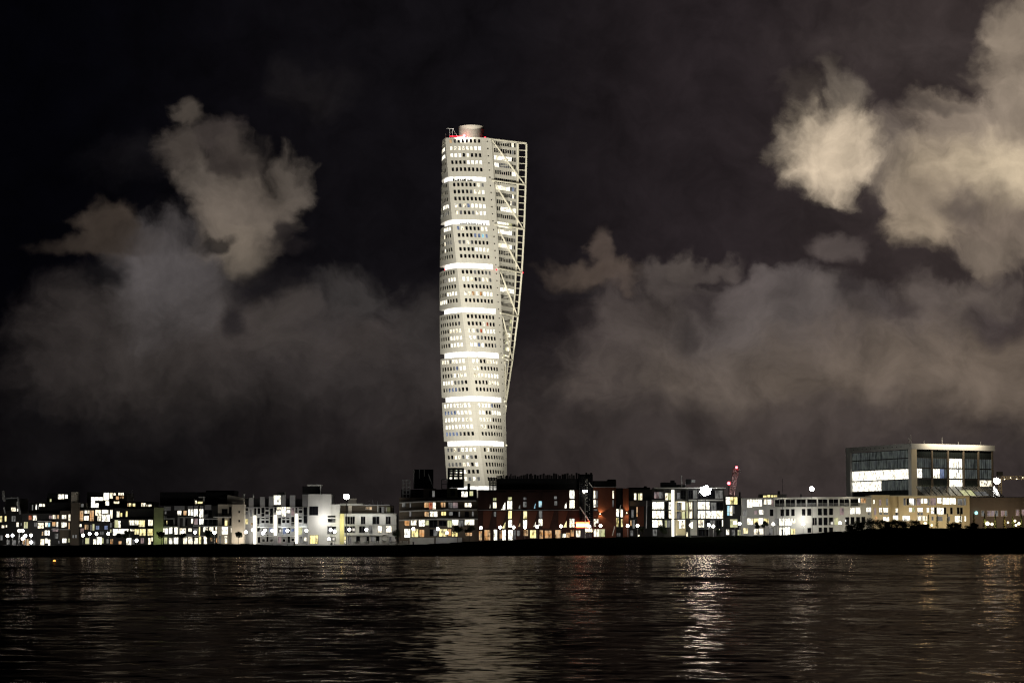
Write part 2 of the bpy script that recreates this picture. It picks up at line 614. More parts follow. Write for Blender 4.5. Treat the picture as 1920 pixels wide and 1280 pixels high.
me.vertices.add(len(vv)); me.vertices.foreach_set('co', vv.ravel())
me.loops.add(ff.size); me.loops.foreach_set('vertex_index', ff.ravel().astype(np.int32))
me.polygons.add(len(ff)); me.polygons.foreach_set('loop_start', np.arange(0, ff.size, 4, dtype=np.int32))
me.polygons.foreach_set('use_smooth', np.ones(len(ff), bool))
me.update(calc_edges=True); me.validate()
wm, n, l, out = nt('sea_water')
b = n.new('ShaderNodeBsdfGlossy'); b.inputs['Color'].default_value = (.20, .172, .146, 1)
df = n.new('ShaderNodeBsdfDiffuse'); df.inputs['Color'].default_value = (.003, .003, .003, 1)
fr = n.new('ShaderNodeFresnel'); fr.inputs['IOR'].default_value = 1.333
mxs = n.new('ShaderNodeMixShader')
tcn = n.new('ShaderNodeTexCoord')
sx = n.new('ShaderNodeSeparateXYZ'); l.new(tcn.outputs['Object'], sx.inputs[0])
b.inputs['Roughness'].default_value = .13
geo = n.new('ShaderNodeNewGeometry')
def vm_(op, a_, b_):
    q_ = n.new('ShaderNodeVectorMath'); q_.operation = op
    for k_, v_ in enumerate((a_, b_)):
        if v_ is None: continue
        if isinstance(v_, tuple): q_.inputs[k_].default_value = v_
        else: l.new(v_, q_.inputs[k_])
    return q_.outputs[0]
acc = geo.outputs['Normal']
for sc_, det_, near_, far_ in ((.07, 1, .1, .7), (.30, 2, .35, 1.2), (1.3, 3, .6, 1.3)):   # slopes of the waves the mesh is too coarse for
    b1 = n.new('ShaderNodeTexNoise'); b1.inputs['Scale'].default_value = sc_; b1.inputs['Detail'].default_value = det_
    l.new(tcn.outputs['Object'], b1.inputs['Vector'])
    rr = n.new('ShaderNodeMapRange')
    for i_, v_ in enumerate((70, 260, near_, far_)): rr.inputs[1 + i_].default_value = v_
    l.new(sx.outputs['Y'], rr.inputs[0])
    cv = n.new('ShaderNodeCombineXYZ'); l.new(rr.outputs[0], cv.inputs[0]); l.new(rr.outputs[0], cv.inputs[1])
    # at a grazing view the far sides of the waves are hidden: their slopes are compressed
    nz = vm_('SUBTRACT', b1.outputs['Color'], (.5, .5, .5))
    nz = vm_('ADD', vm_('MULTIPLY', nz, (1, -.26, 0)), vm_('MULTIPLY', vm_('ABSOLUTE', nz, None), (0, -.18, 0)))
    acc = vm_('ADD', acc, vm_('MULTIPLY', nz, cv.outputs[0]))
acc = vm_('NORMALIZE', acc, None)
l.new(acc, b.inputs['Normal']); l.new(acc, fr.inputs['Normal'])
l.new(fr.outputs[0], mxs.inputs[0]); l.new(df.outputs[0], mxs.inputs[1]); l.new(b.outputs[0], mxs.inputs[2])
l.new(mxs.outputs[0], out.inputs[0])
me.materials.append(wm)
o = bpy.data.objects.new('water', me); COL.objects.link(o)
structure(o)

# ---------------------------------------------------------------- the twisted tower
TY = 1045.0
TX = W(908.5, 640, TY).x
def tz(py):
    return W(900, py, TY - 9).z
SEG_TOP = [919, 837, 754.5, 672.3, 589.3, 506.3, 424.3, 342.3, 260]       # photo rows of the nine blocks, lowest first
SEG_BOT = [1004, 912, 827.3, 744.8, 661.8, 579.3, 496.3, 414.8, 333.8]
Z_REF, Z_PITCH = tz(296.5), (tz(296.5) - tz(866)) / 7
def theta(z):
    return R(6 + (Z_REF - z) / Z_PITCH * 7.7)
US = [(262, 19.7), (500, 19.4), (583, 18.8), (666, 17.4), (749, 15.2), (800, 13.2), (1010, 12)]
USZ = sorted((tz(a), b) for a, b in US)
def u_spine(z):
    if z <= USZ[0][0]: return USZ[0][1]
    if z >= USZ[-1][0]: return USZ[-1][1]
    return interp(USZ, z)
def u_tip(z):
    return min(15.2, u_spine(z) - 4.0)
def tw(u, v, z):
    t = theta(z)
    return Vector((TX + u * math.cos(t) - v * math.sin(t), TY + u * math.sin(t) + v * math.cos(t), z))
P1, P2, P3, P3B, C0 = (-18.7, 9.8), (-18.7, -9.8), (-1.26, -11.55), (2.7, -10.5), (2.7, -9.2)
def arc(a, b, sag, t):
    dx, dy = b[0] - a[0], b[1] - a[1]
    L = math.hypot(dx, dy)
    nx, ny = dy / L, -dx / L
    nx, ny = -nx, -ny
    s = 4 * sag * t * (1 - t)
    return (a[0] + dx * t - nx * s, a[1] + dy * t - ny * s)
def fA(t, z, inset=0): return arc((P1[0] + inset, P1[1] - 5 * inset), (P2[0] + inset, P2[1] + inset), 1.4, t)
def fB(t, z, inset=0): return arc((P2[0] + inset, P2[1] + inset), (P3[0], P3[1] + inset), 1.4, t)
def fS(t, z): return (P3[0] + (P3B[0] - P3[0]) * t, P3[1] + (P3B[1] - P3[1]) * t)
def fC(t, z):
    e = (u_tip(z), -1.8)
    return (C0[0] + (e[0] - C0[0]) * t, C0[1] + (e[1] - C0[1]) * t)
def outline(z, inset=0):
    """closed outline (u,v,length) of one floor, anticlockwise from the far left corner; also a tag per edge"""
    pts, tg = [], []
    n = 10
    for i in range(n): pts.append(fA(i / n, z, inset)); tg.append('A')
    for i in range(n): pts.append(fB(i / n, z, inset)); tg.append('B')
    if inset: pts.append((P3[0], P3[1] + inset)); tg.append('J')
    pts.append(P3); tg.append('S'); pts.append(P3B); tg.append('K'); pts.append(C0); tg.append('C')
    pts.append((u_tip(z), -1.8)); tg.append('T')
    pts.append((u_tip(z), 1.8)); tg.append('C')
    pts.append((C0[0], -C0[1])); tg.append('K'); pts.append((P3B[0], -P3B[1])); tg.append('S')
    if inset: pts.append((P3[0], -P3[1])); tg.append('J')
    for i in range(n):
        q = fB(1 - i / n, z, inset); pts.append((q[0], -q[1])); tg.append('D')
    return pts, tg
def ring(z, inset=0):
    pts, tg = outline(z, inset)
    return [tw(u, v, z) for u, v in pts], tg, pts
def shell(mb, z0, z1, nz, inset, mat_of, cap_top, cap_bot):
    rings = [ring(z0 + (z1 - z0) * i / nz, inset) for i in range(nz + 1)]
    for i in range(nz):
        a, tg, pa = rings[i]; b, _, pb = rings[i + 1]
        s = 0.
        za, zb = z0 + (z1 - z0) * i / nz, z0 + (z1 - z0) * (i + 1) / nz
        for k in range(len(a)):
            k2 = (k + 1) % len(a)
            L = math.hypot(pa[k2][0] - pa[k][0], pa[k2][1] - pa[k][1])
            uv = [(s, za - z0), (s + L, za - z0), (s + L, zb - z0), (s, zb - z0)]
            mb.face([a[k], a[k2], b[k2], b[k]], mat_of(tg[k]), uv)
            s += L
    if cap_bot: mb.face(list(reversed(rings[0][0])), cap_bot)
    if cap_top: mb.face(rings[-1][0], cap_top)

BASE = tw(0, 0, GZ)
tower = thing('twisted_tower', 'tall white floodlit tower of nine twisting stacked blocks with an outer steel spine', 'tower', (TX, TY, GZ))

# lit rooms per block (index 1 = second lowest): five rows each for the left (A) and right (B) front faces
LIT = {
 9: ('dddddddd/wwwwwwWW/WWWWWWWW/dddddddd/dddddddd', 'ogdddddd/wwwwwwWW/WWWdwddd/ddddWWWW/dddddddd'),
 8: ('dddddddd/dddddddd/dddddddd/ddddWWWW/ggggdggg', 'ddddddwg/ddddgwwW/dddddddd/WgwbWWWW/wgddgwWW'),
 7: ('ddddWWWW/ddddwddd/ddddwggg/ddddwddd/dddddddd', 'bwddddWW/ddddbbcb/ggwgdddd/ddddWWWW/dddddddd'),
 6: ('dddddddd/dddggWWW/dddddddd/ddddWWWW/WWWWdddd', 'dddgddgg/WWwdgwwg/dddddddd/wwowoWWW/dddddddd'),
 5: ('dddddddd/dddddddg/ddddwwww/ddddWWWW/ddddWWWW', 'dddddddd/ddddwrdd/wwgrWWWW/WWggdddd/WWbWdddg'),
 4: ('wwwgWWWW/ddddgbWW/dddgWwww/WWWWgggd/dgbbbgdd', 'WWddwwww/wwdddddd/wwwwWWWW/ddddwwww/dddddddd'),
 3: ('WWWWWWWW/bbbbWWWW/WWWWwwww/WWWWWWWW/bbbbgddd', 'WWWWbddd/WWddWWWW/wwwwdddd/wwdddddd/dddddddd'),
 2: ('ggwgWWww/ddwwgWgd/ggggwWdW/ggWWWddd/WWWWWgWg', 'dwdddddd/dddddddd/dddddddd/dddddddd/dddddddd'),
 1: ('dddddddd/' * 4 + 'dddddddd', 'dddddddd/' * 4 + 'dddddddd'),
}
LITC = {  # recessed right-hand face, ten narrow panes per storey (five rows and the tall one at the gap)
 9: 'ddddddddwd/ddddddddgd/WwWWWWWWdd/WWgggggddd/ddddddddWW/dddddddddd',
 8: 'wWWwwWWgbg/dddddddgwd/dddddddwgd/ddWWWWWWWW/dddddddddd/WWWWWWeedd',
 7: 'WWWWWWWWdd/dddddddddg/wwWWWWWWgd/dddddddddd/dddddddddd/dddddddddd',
 6: 'dddddddddd/dddddddddd/WWWWWWWWWW/dddddddddd/dddddddddd/dddddddddd',
 5: 'ddddddddee/ddddddddee/ddddeewwww/ddddeewwww/ggggeewwww/eeeewwwwww',
 4: 'gggggggggg/dddddddddd/dddddddddd/dddddddddd/dddddddddd/dddddddddd',
}
MATS_P = dict(PANE)
single, rest = [], MB()
blocks = {}
for k in range(1, 10):
    zt, zb = tz(SEG_TOP[k - 1]), tz(SEG_BOT[k - 1])
    if k == 1: zb = GZ
    mb = MB()
    shell(mb, zb, zt, 7, 0, lambda t: 'tower_panel', 'tower_concrete', 'tower_panel')
    blocks[k] = mb.build('facade_block', tower)
    if k < 9:
        zn = tz(SEG_BOT[k])
        g = MB()
        shell(g, zt, zn, 1, .85, lambda t: 'gap_light' if t in 'ABDJ' else 'tower_panel', None, None)
        g.build('lit_recess', tower)
        # roof-edge rail of the terrace in the upper gaps
        if k >= 7:
            rl = MB()
            hi = .62 if k == 8 else 1.0
            lo = .08 if k == 8 else .18
            q = 0
            while q <= 40:
                t = lo + (hi - lo) * q / 40
                if random.random() < (.75 if t < .8 else .4):
                    uu = arc((P2[0] + .8, P2[1] + .8), (P3[0], P3[1] + .8), 1.4, t)
                    a = tw(*uu, zt); rl.box(a.x - .13, a.x + .13, a.y - .05, a.y + .05, zt, zt + .55 + random.random() * .9, 'dark_metal')
                q += 1
            e = [tw(*arc((P2[0] + .8, P2[1] + .8), (P3[0], P3[1] + .8), 1.4, lo + (hi - lo) * w_ / 40), zt + .1) for w_ in range(41)]
            for e0, e1 in zip(e, e[1:]):
                d_ = (e1 - e0) * .08; rl.tube(e0 - d_, e1 + d_, .09, 'dark_metal', n=5)
            rl.build('terrace_rail', tower)
    if k == 1:
        continue
    rows = 5
    pitch = (zt - zb - 1.2) / 5.15
    for face, fn, pats, t0, t1, inv in (('A', fA, LIT[k][0], .075, .925, 1), ('B', fB, LIT[k][1], .085, .945, 1)):
        nrm_face = face
        for r_, pat in enumerate(pats.split('/')):
            zc = zt - 1.75 - r_ * 3.33 * (zt - zb) / 18.35
            for c_, code in enumerate(pat):
                tcn_ = t0 + (t1 - t0) * (c_ + .5) / 8
                hw = (t1 - t0) / 8 * .285
                hh = .86
                def sp(t, z, o, fn=fn):
                    u, v = fn(t, z); u2, v2 = fn(t + .001, z)
                    du, dv = u2 - u, v2 - v; L = math.hypot(du, dv)
                    return tw(u + dv / L * o, v - du / L * o, z)
                single.append((face, k, [(tcn_ - hw, zc - hh), (tcn_ + hw, zc - hh), (tcn_ + hw, zc + hh), (tcn_ - hw, zc + hh)], code, sp, blocks[k]))
    # recessed face C
    if k in LITC:
        znext = tz(SEG_TOP[k - 2])
        for r_, pat in enumerate(LITC[k].split('/')):
            if r_ < 5: zc, hh = zt - 2.0 - r_ * 3.33 * (zt - zb) / 18.35, .95
            else: zc, hh = (zb + znext) / 2 + .2, 1.15
            for c_, code in enumerate(pat):
                tcn_ = .07 + .88 * (c_ + .5) / 10
                hw = .88 / 10 * (.36 if code == 'd' else .44)
                def sc(t, z, o):
                    u, v = fC(t, z); e = (u_tip(z) - C0[0], -1.8 - C0[1]); L = math.hypot(*e)
                    return tw(u + e[1] / L * o, v - e[0] / L * o, z)
                single.append(('C', k, [(tcn_ - hw, zc - hh), (tcn_ + hw, zc - hh), (tcn_ + hw, zc + hh), (tcn_ - hw, zc + hh)], code, sc, blocks[k]))
    # portholes of the corner pier
    for r_ in range(6):
        zc = zt - 1.75 - r_ * 3.33 * (zt - zb) / 18.35
        def ss(t, z, o):
            u, v = fS(t, z); e = (P3B[0] - P3[0], P3B[1] - P3[1]); L = math.hypot(*e)
            return tw(u + e[1] / L * o, v - e[0] / L * o, z)
        single.append(('S', k, [(.42, zc - .3), (.58, zc - .3), (.58, zc + .3), (.42, zc + .3)], 'd', ss, blocks[k]))

def put_window(mb, q, code, fn):
    (a0, z0), (a1, _), (_, z1), _ = q
    o = [fn(a, z, .05) for a, z in q]
    i_ = [fn(a, z, -.004) for a, z in q]
    mb.face(o, PANE[code])
    for k in range(4):
        mb.face([i_[k], i_[(k + 1) % 4], o[(k + 1) % 4], o[k]], 'tower_steel')
def area(s):
    p = [s[4](a, z, .05) for a, z in s[2]]
    n_ = (p[1] - p[0]).cross(p[2] - p[0])
    return -n_.y
single.sort(key=lambda s: -area(s))
for i, s in enumerate(single):
    if area(s) <= 0.02: continue
    if i < 100:
        w_ = MB(); put_window(w_, s[2], s[3], s[4]); 
        w_.build('window', s[5])
    else:
        put_window(rest, s[2], s[3], s[4])
fld = rest.build('window_field', tower)
fld['kind'] = 'stuff'

# spine: outer column, edge column, rungs, one diagonal and one cross beam per block
zs0, zs1 = tz(806), tz(263)
m = MB(); N = 40
for i in range(N):
    a, b = zs0 + (zs1 - zs0) * i / N, zs0 + (zs1 - zs0) * (i + 1) / N
    m.tube(tw(u_spine(a), 0, a), tw(u_spine(b), 0, b), .46, 'tower_steel')
m.build('spine_column', tower)
m = MB()
for i in range(N):
    a, b = zs0 + (zs1 - zs0) * i / N, zs0 + (zs1 - zs0) * (i + 1) / N
    m.tube(tw(u_tip(a) + .3, -1.2, a), tw(u_tip(b) + .3, -1.2, b), .62, 'tower_steel')
m.build('edge_column', tower)
nr_ = 44
for i in range(nr_ + 1):
    z = zs0 + (zs1 - zs0) * i / nr_
    if u_spine(z) - u_tip(z) < 1: continue
    m = MB(); m.tube(tw(u_tip(z), -1.2, z), tw(u_spine(z), 0, z), .21, 'tower_steel', n=6)
    m.build('rung', tower)
for k in range(3, 10):
    zt, zb = tz(SEG_TOP[k - 1]) - 1.0, tz(SEG_TOP[k - 2]) + .6
    m = MB()
    pa = Vector(fS(.6, zt)); 
    m.tube(tw(3.0, -10.9, zt), tw(u_spine(zb) - .3, -.5, zb), .22, 'tower_steel', mid=.45)
    m.build('diagonal_brace', tower)
    m = MB()
    m.tube(tw(1.5, -11.3, zb + .2), tw(u_spine(zb + .2), -.3, zb + .2), .42, 'tower_steel')
    m.build('cross_beam', tower)
m = MB(); zt = tz(261.5)
m.tube(tw(1.5, -11.0, zt), tw(u_spine(zt), -.2, zt), .30, 'tower_steel')
m.build('cross_beam', tower)
# plant drum, railing gantry and aviation lights on the roof
zt = tz(260)
m = MB(); c = W(884, 260, TY)
N = 40
z2 = tz(233) + .3
rr = 6.05
pa = [Vector((c.x + rr * math.cos(2 * math.pi * i / N), TY + rr * math.sin(2 * math.pi * i / N), zt - .05)) for i in range(N)]
pb = [p + Vector((0, 0, z2 - zt)) for p in pa]
for i in range(N):
    m.face([pa[i], pa[(i + 1) % N], pb[(i + 1) % N], pb[i]], 'tower_concrete', smooth=True)
m.face(pb, 'tower_concrete')
m.build('roof_drum', tower)
m = MB()
gy = TY - 8.5
def gp(px, py): return W(px, py, gy)
for a, b, r_ in (((837, 241), (851, 241.5), .12), ((843, 241), (843.5, 260), .10), ((848, 241), (849, 260), .08), ((835.5, 251), (835.5, 261), .08), ((849, 242), (860, 260), .06)):
    m.tube(gp(*a), gp(*b), r_, 'grey_metal', n=6)
m.build('cleaning_gantry', tower)
m = MB()
a, b = gp(843, 256), gp(866, 256)
m.box(a.x, b.x, gy - .6, gy - .2, a.z - .12, a.z + .12, 'red_beacon')
a, b = gp(858, 258), gp(876, 258)
m.box(a.x, b.x, gy - 1.2, gy - .8, a.z - .2, a.z + .15, 'red_beacon')
m.build('red_light_bar', tower)
for px, py, r_, dy in ((870.5, 255, .75, -7), (909.5, 258.5, .5, -6), (835.5, 506.5, .62, -3), (979.5, 511, .5, 14), (848.5, 670.5, .6, -11), (931, 505.5, .35, -12), (942, 668, .45, -6)):
    m = MB(); m.ball(W(px, py, TY + dy), r_, 'red_beacon_bright' if r_ > .7 else 'red_beacon')
    m.build('warning_light', tower)

spot((c.x - 5, TY - 16, zt + 1.2), (c.x, TY, zt + 3.6), 6500, 120, (1, .92, .8), .3)  # unseen spot added to brighten the roof drum

# ---------------------------------------------------------------- houses along the quay
class Bld:
    def __init__(s, name, label, cat, px, Y, group=None):
        s.Y = Y
        p = W(px, 1015, Y)
        s.o = thing(name, label, cat, (p.x, Y, GZ), group)
        s.frame = 'dark_metal'
    def rect(s, x0, y0, x1, y1, Y):
        xm, ym = (x0 + x1) / 2, (y0 + y1) / 2
        return W(x0, ym, Y).x, W(x1, ym, Y).x, W(xm, y1, Y).z, W(xm, y0, Y).z
    def box(s, part, mat, x0, y0, x1, y1, dy=0., depth=13., ground=False, parent=None):
        Y = s.Y + dy
        a, b, z0, z1 = s.rect(x0, y0, x1, y1, Y)
        if ground: z0 = GZ - .3
        m = MB(); m.box(a, b, Y, Y + depth, z0, z1, mat)
        return m.build(part, parent or s.o)
    def poly(s, part, mat, pts, dy=0., depth=13.):
        Y = s.Y + dy
        m = MB(); m.slab([W(x, y, Y) for x, y in pts], (0, depth, 0), mat)
        return m.build(part, s.o)
    def bar(s, part, mat, a, b, r, dy=0., parent=None):
        m = MB(); m.tube(W(*a, s.Y + dy), W(*b, s.Y + dy), r, mat, n=6)
        return m.build(part, parent or s.o)
    def win(s, spec, dy=0., frame=None, name='window', mull=1.25):
        fm = frame or s.frame
        Y = s.Y + dy
        for q in spec.split(';'):
            q = q.split()
            if len(q) < 5: continue
            x0, y0, x1, y1 = map(float, q[:4]); code = q[4]
            a, b, z0, z1 = s.rect(x0, y0, x1, y1, Y)
            w, h = b - a, z1 - z0
            f = min(.10, w * .12)
            m = MB(); e = .07; j = random.uniform(0, .004)
            m.box(a - f, a, Y - e - j, Y - .004, z0, z1, fm); m.box(b, b + f, Y - e - j, Y - .004, z0, z1, fm)
            m.box(a - f, b + f, Y - e - j - .004, Y - .004, z1, z1 + f, fm)
            m.box(a - f - .06, b + f + .06, Y - e - .06 - j, Y - .004, z0 - f, z0, fm)
            n = int(w / mull)
            for k in range(1, n + 1):
                if n and w > 1.1:
                    c = a + w * k / (n + 1)
                    m.box(c - .035, c + .035, Y - .055 - j, Y - .034, z0, z1, fm)
            if h > 2.6 and code not in 'g':
                c = z0 + h * (.36 if h < 4 else .5)
                m.box(a, b, Y - .056 - j, Y - .034, c - .04, c + .04, fm)
            wo = m.build(name, s.o)
            p = MB()
            p.face([(a, Y - .03, z0), (b, Y - .03, z0), (b, Y - .03, z1), (a, Y - .03, z1)], PANE[code])
            p.build('pane', wo)
    def shard(s, spec, dy=0.):
        """slanted splinter-shaped windows of the brick house: x0 y0 x1 y1, point at the upper right"""
        Y = s.Y + dy
        for q in spec.split(';'):
            q = q.split()
            if len(q) < 5: continue
            x0, y0, x1, y1 = map(float, q[:4]); code = q[4]
            m = MB()
            tri = [W(x0, y1, Y - .03), W(x1, y1, Y - .03), W(x1, y0, Y - .03)]
            for i in range(3):
                m.tube(tri[i], tri[(i + 1) % 3], .05, 'dark_metal', n=4)
            wo = m.build('window', s.o)
            p = MB(); p.face(tri, PANE[code]); p.build('pane', wo)
    def balcony(s, x0, x1, y, dy=0., out=1.7, mat='pale_concrete', rail='dark_metal', h=.30, rail_h=1.0, glass=False):
        Y = s.Y + dy
        a, b, z, _ = s.rect(x0, y, x1, y, Y - out)
        m = MB(); m.box(a, b, Y - out, Y - .004, z - h, z, mat)
        o = m.build('balcony', s.o)
        if rail:
            m = MB()
            m.box(a, b, Y - out + .02, Y - out + .07, z + rail_h - .06, z + rail_h, rail)
            n = max(2, int((b - a) / .9))
            for i in range(n + 1):
                c = a + .03 + (b - a - .06) * i / n
                m.box(c - .02, c + .02, Y - out + .022, Y - out + .06, z, z + rail_h - .06, rail)
            m.box(a, b, Y - out + .024, Y - out + .058, z + .45, z + .5, rail)
            m.build('railing', o)
        return o

# --- far left: dark apartment house with slanted white fins
b = Bld('apartment_house', 'dark apartment house with a slanted white roof frame at the left edge', 'apartment building', 15, 708)
b.box('wall', 'dark_cladding', -40, 957, 40, 1022, ground=True)
b.box('penthouse', 'black_roofing', 9, 934, 36, 957, dy=1.5)
b.poly('fin', 'white_frame', [(3.5, 921), (7, 919), (10, 939), (7, 940), (4.5, 936)], dy=.6, depth=.5)
b.poly('fin', 'white_frame', [(6, 951), (8.5, 950), (10.5, 962), (8.5, 963)], dy=-.3, depth=.3)
b.bar('roof_frame', 'grey_metal', (12, 933.5), (34, 932.5), .28)
b.poly('roof_frame', 'grey_metal', [(32.5, 932), (35, 931.5), (35.5, 944), (39.5, 963), (36, 964), (32, 946)], dy=-.4, depth=.4)
b.win('0 967 4 978 y; 9 967 12 977 y; 3 984 8 989 w; 11 984 13.5 988 w; 21 951 29.5 958 w; 32 940 34 947 W; 32 953 34 958 W; 31 979 35 987 w; 39 980 43 985 g; 1 1003 5 1012 g; 12 1012 18 1020 g; 24 1012 30 1021 g; 22 967 29 977 g; -14 970 -6 980 w; -20 985 -12 990 y', name='window')
# --- second: stepped dark block
b = Bld('apartment_house', 'black stepped apartment house with one big bright rooftop window, left of the brown stair tower', 'apartment building', 90, 706)
b.box('wall', 'dark_cladding', 40.5, 962, 132, 1022, ground=True)
b.box('upper_storey', 'black_roofing', 55, 941, 131, 962, dy=2)
b.box('penthouse', 'black_roofing', 88, 924, 128, 941, dy=4)
b.box('wall_panel', 'brown_render', 112, 957, 131, 1012, dy=-.25, depth=.25)
b.win('109 926.5 120 935 W; 122 927 127 934 W; 93.5 935 96.5 940 e', dy=4)
b.win('67 945 69 955 W; 71 946 73 954 g; 74 944 78 949 W; 80 944 84 949 w; 60 946 62 956 g', dy=2)
b.win('54 966 60 974 r; 62 966 69 975 w; 92 966 98 972 p; 99 965 105 972 w; 107 965 110.5 972 o; 64 979 69.5 987 g; 71 980 82 990 w; 85 979 89.5 987 w; 90 979.5 94 987 c; 98 978 104 986 o; 106 978 109 987 w; 78 996 81 1003 o; 84 994 89 1003 W; 90 994 93 1003 W; 76 1010 83 1021 w; 84.5 1009 89.5 1018 W; 90.5 1011 94 1022 W; 109 1013 112 1018 g; 42 1012 47 1020 o; 50 1010 55.5 1022 o; 60 1012 66 1021 g; 103 1000 109 1009 g; 98 990 109 996 p; 45 978 52 990 e')
b.win('116 965 124 972 w; 128.5 964 132 976 w; 115.5 979 121 988 W; 122 979 125 987 w; 128.5 979 131 991 o; 117 1009 124.5 1017 W; 127.5 1009 131 1016 e', dy=-.25)
b.balcony(70, 96, 976, rail_h=.9); b.balcony(96, 111, 990.5); b.balcony(112, 131, 991, dy=-.25)
# --- brown stair tower
b = Bld('stair_tower', 'tall narrow grey brown stair tower with a thinner chimney top, between two apartment houses', 'stair tower', 138, 704)
b.box('shaft', 'brown_render', 132.5, 942, 148, 1020, ground=True, depth=8)
b.box('shaft_top', 'beige_render', 133.5, 922, 142.5, 942, dy=.6, depth=6)
b.win('136 1002 139 1008 g; 141 1002 144 1008 g')
# --- white-lit stacked terraces
b = Bld('apartment_house', 'apartment house of glowing stacked glass storeys with dark balconies, right of the brown stair tower', 'apartment building', 215, 705)
b.box('wall', 'dark_cladding', 148.5, 952, 288, 1022, ground=True)
b.box('upper_storey', 'dark_cladding', 163, 922, 212, 952, dy=3)
b.box('upper_storey', 'dark_cladding', 212.2, 924, 238, 952, dy=3.5)
b.box('upper_storey', 'black_roofing', 238.2, 940, 286, 952, dy=3.7)
b.box('wall_panel', 'beige_render', 149, 943, 163, 952, dy=2)
b.win('149.5 944 157 950 g', dy=2)
b.win('171 931.5 178 938 W; 178.5 931.5 185.5 938 W; 171 939 178 951 W; 179 943 185 951 W; 186 931.5 193.5 938 W; 194.5 923.5 204.5 937 W; 198 939 204.5 947 W; 206 923.5 211.5 934 w', dy=3)
b.win('213 924 217 928 w; 222 923.5 226.5 928 w; 227 923.5 232 928 w; 217.5 930 223 936 o; 225 930 232 934 o; 213.5 939.5 223.5 943.5 w', dy=3.5)
b.win('239 943 240.5 949 o; 241.5 943 246 949 y; 249 943.5 253.5 949 y; 265 942.5 269 949 w; 269.5 942.5 273 949 w; 274 945.5 278.5 949 w; 279 945.5 284 949 w', dy=3.7)
b.win('150 957 156 976 o; 158.5 956.5 167.5 962 w; 157.5 966.5 166 975 W; 168.5 956.5 176 976 o; 179 955.5 190 966 w; 183 967 189 976 w; 191.5 954.5 203 962 W; 191 964 198 977 W; 198.5 964 206 977 W; 206.5 955.5 211 971 w; 219 958 224 969 w; 226 961 229 968 y; 236 958 239 968 y; 149.5 982 153 987 w; 159 983 165.5 992 o; 169.5 983 172 994 g; 173 982 177 994 e; 215 974.5 221.5 988.5 e; 222 976 226 988.5 W; 242 975 252 984 w; 252.5 975 260 984 w; 260.5 975 271.5 987 y; 278 974 286.5 985 w; 151 990 157 999 p; 206.5 978.5 210 988 g; 206.5 992 209 998 e; 212 991 221.5 1003 W; 222 991 230.5 1000 W; 231 991 241 1000 W; 244 991.5 252 995 w; 252.5 991.5 260 1001 y; 262 991 273 1003.5 y; 277 990 281.5 1003.5 y; 282 990 286.5 1003.5 y; 175 1010 181.5 1020 w; 182 1006 190.5 1020 W; 191 1008 194 1018 e; 237 1008 241.5 1021 W; 242 1008 246 1021 W; 255 1009 258 1016 W; 278 1008 283 1020 w; 284 1007 286.5 1014 w; 200 1010 204 1018 g; 207 1010 212 1019 o; 222 1014 228 1019.5 o; 160 1008 167 1019 e; 248 1011 253 1020 g; 264 1008 270 1018 p; 180 985 186 992 b; 196 985 202 992 b; 188 996 195 1002 g')
for x0, x1, y in ((150, 212, 953.5), (150, 212, 978), (206, 288.5, 972), (206, 288.5, 989.3), (206, 288.5, 1005), (150, 206, 1003.5), (238, 287, 953.2)):
    b.balcony(x0, x1, y, mat='dark_cladding')
b.bar('antenna', 'grey_metal', (247.5, 918), (247.5, 930), .07, dy=4)
# --- green-lit side wall house
b = Bld('apartment_house', 'dark glazed apartment house with a green-lit side wall and a lit roof pergola', 'apartment building', 355, 703)
b.box('side_wall', 'green_tinted_render', 288.3, 951, 306, 1020, dy=-.4, ground=True)  # green light on this wall is put into its colour
b.box('wall', 'dark_cladding', 306.2, 947, 410, 1020, ground=True)
b.box('roof_storey', 'black_roofing', 300, 922, 426, 947, dy=3)
b.box('roof_storey', 'black_roofing', 386, 919, 438, 930, dy=5)
for x0, x1, y0, y1 in ((307, 320, 949, 957), (327, 346, 948, 956), (352, 362, 948, 954), (364, 371, 947, 953), (375, 381, 947, 953), (384, 396, 946, 955), (343, 347, 970, 986), (325.5, 327, 971, 984), (383, 390, 964, 971), (307, 313, 967, 972), (362, 382, 984, 986.5), (333, 336.5, 965, 1001), (340, 360, 1000, 1006)):
    b.box('wall_panel', 'grey_render', x0, y0, x1, y1, dy=-.16, depth=.15)
b.box('pergola_beam', 'white_frame', 372, 930.5, 384, 932.8, dy=1.5, depth=1.2)
b.box('pergola_post', 'white_frame', 380.5, 933, 383.5, 946, dy=1.5, depth=.5)
b.box('pergola_post', 'grey_metal', 363.5, 935, 365, 946, dy=1.5, depth=.3)
b.win('366 938 369 944 w; 370.5 940 380 943.5 y', dy=3)
b.win('333 957 340 965 W; 344 957 350 965 o; 353 954.5 362 966 W; 363.5 954 371 967 W; 374 954 381 969 W; 312 976 314.2 982 y; 358.5 972 362 981 w; 364 971.5 371 983 p; 374 971.5 381.5 982.5 W; 305.5 990 315 1001 W; 317 988 323 1000 W; 327 988 333 1001 W; 337 990 348.5 1001 w; 353 990 359.5 996 w; 381 987.5 390 996.5 w; 392 987.5 400 996 w; 404 987.5 407 999 w; 373 987.5 375.2 1003 y; 308 1007 313.5 1019 e; 317 1008 323 1019 w; 326 1007 334 1019 W; 342 1007 351 1019 w; 353 1006 361 1019 w; 364 1008 371 1019 w; 373 1005 377 1019 y; 382 1005 388 1019 w; 394 1007.5 398 1014 o; 405 1008 407.5 1016 o; 309 958 312 963 g; 345 973 351.5 985 d; 309 973 311.5 984 d; 316 974 324.5 985 d; 329 974 333 985 d; 384 957 389 963 d; 391 957 397 969 d; 384 973 389 984 d; 391 973 398 984 d; 399 969 406 984 d; 362 990 371 1001 g')
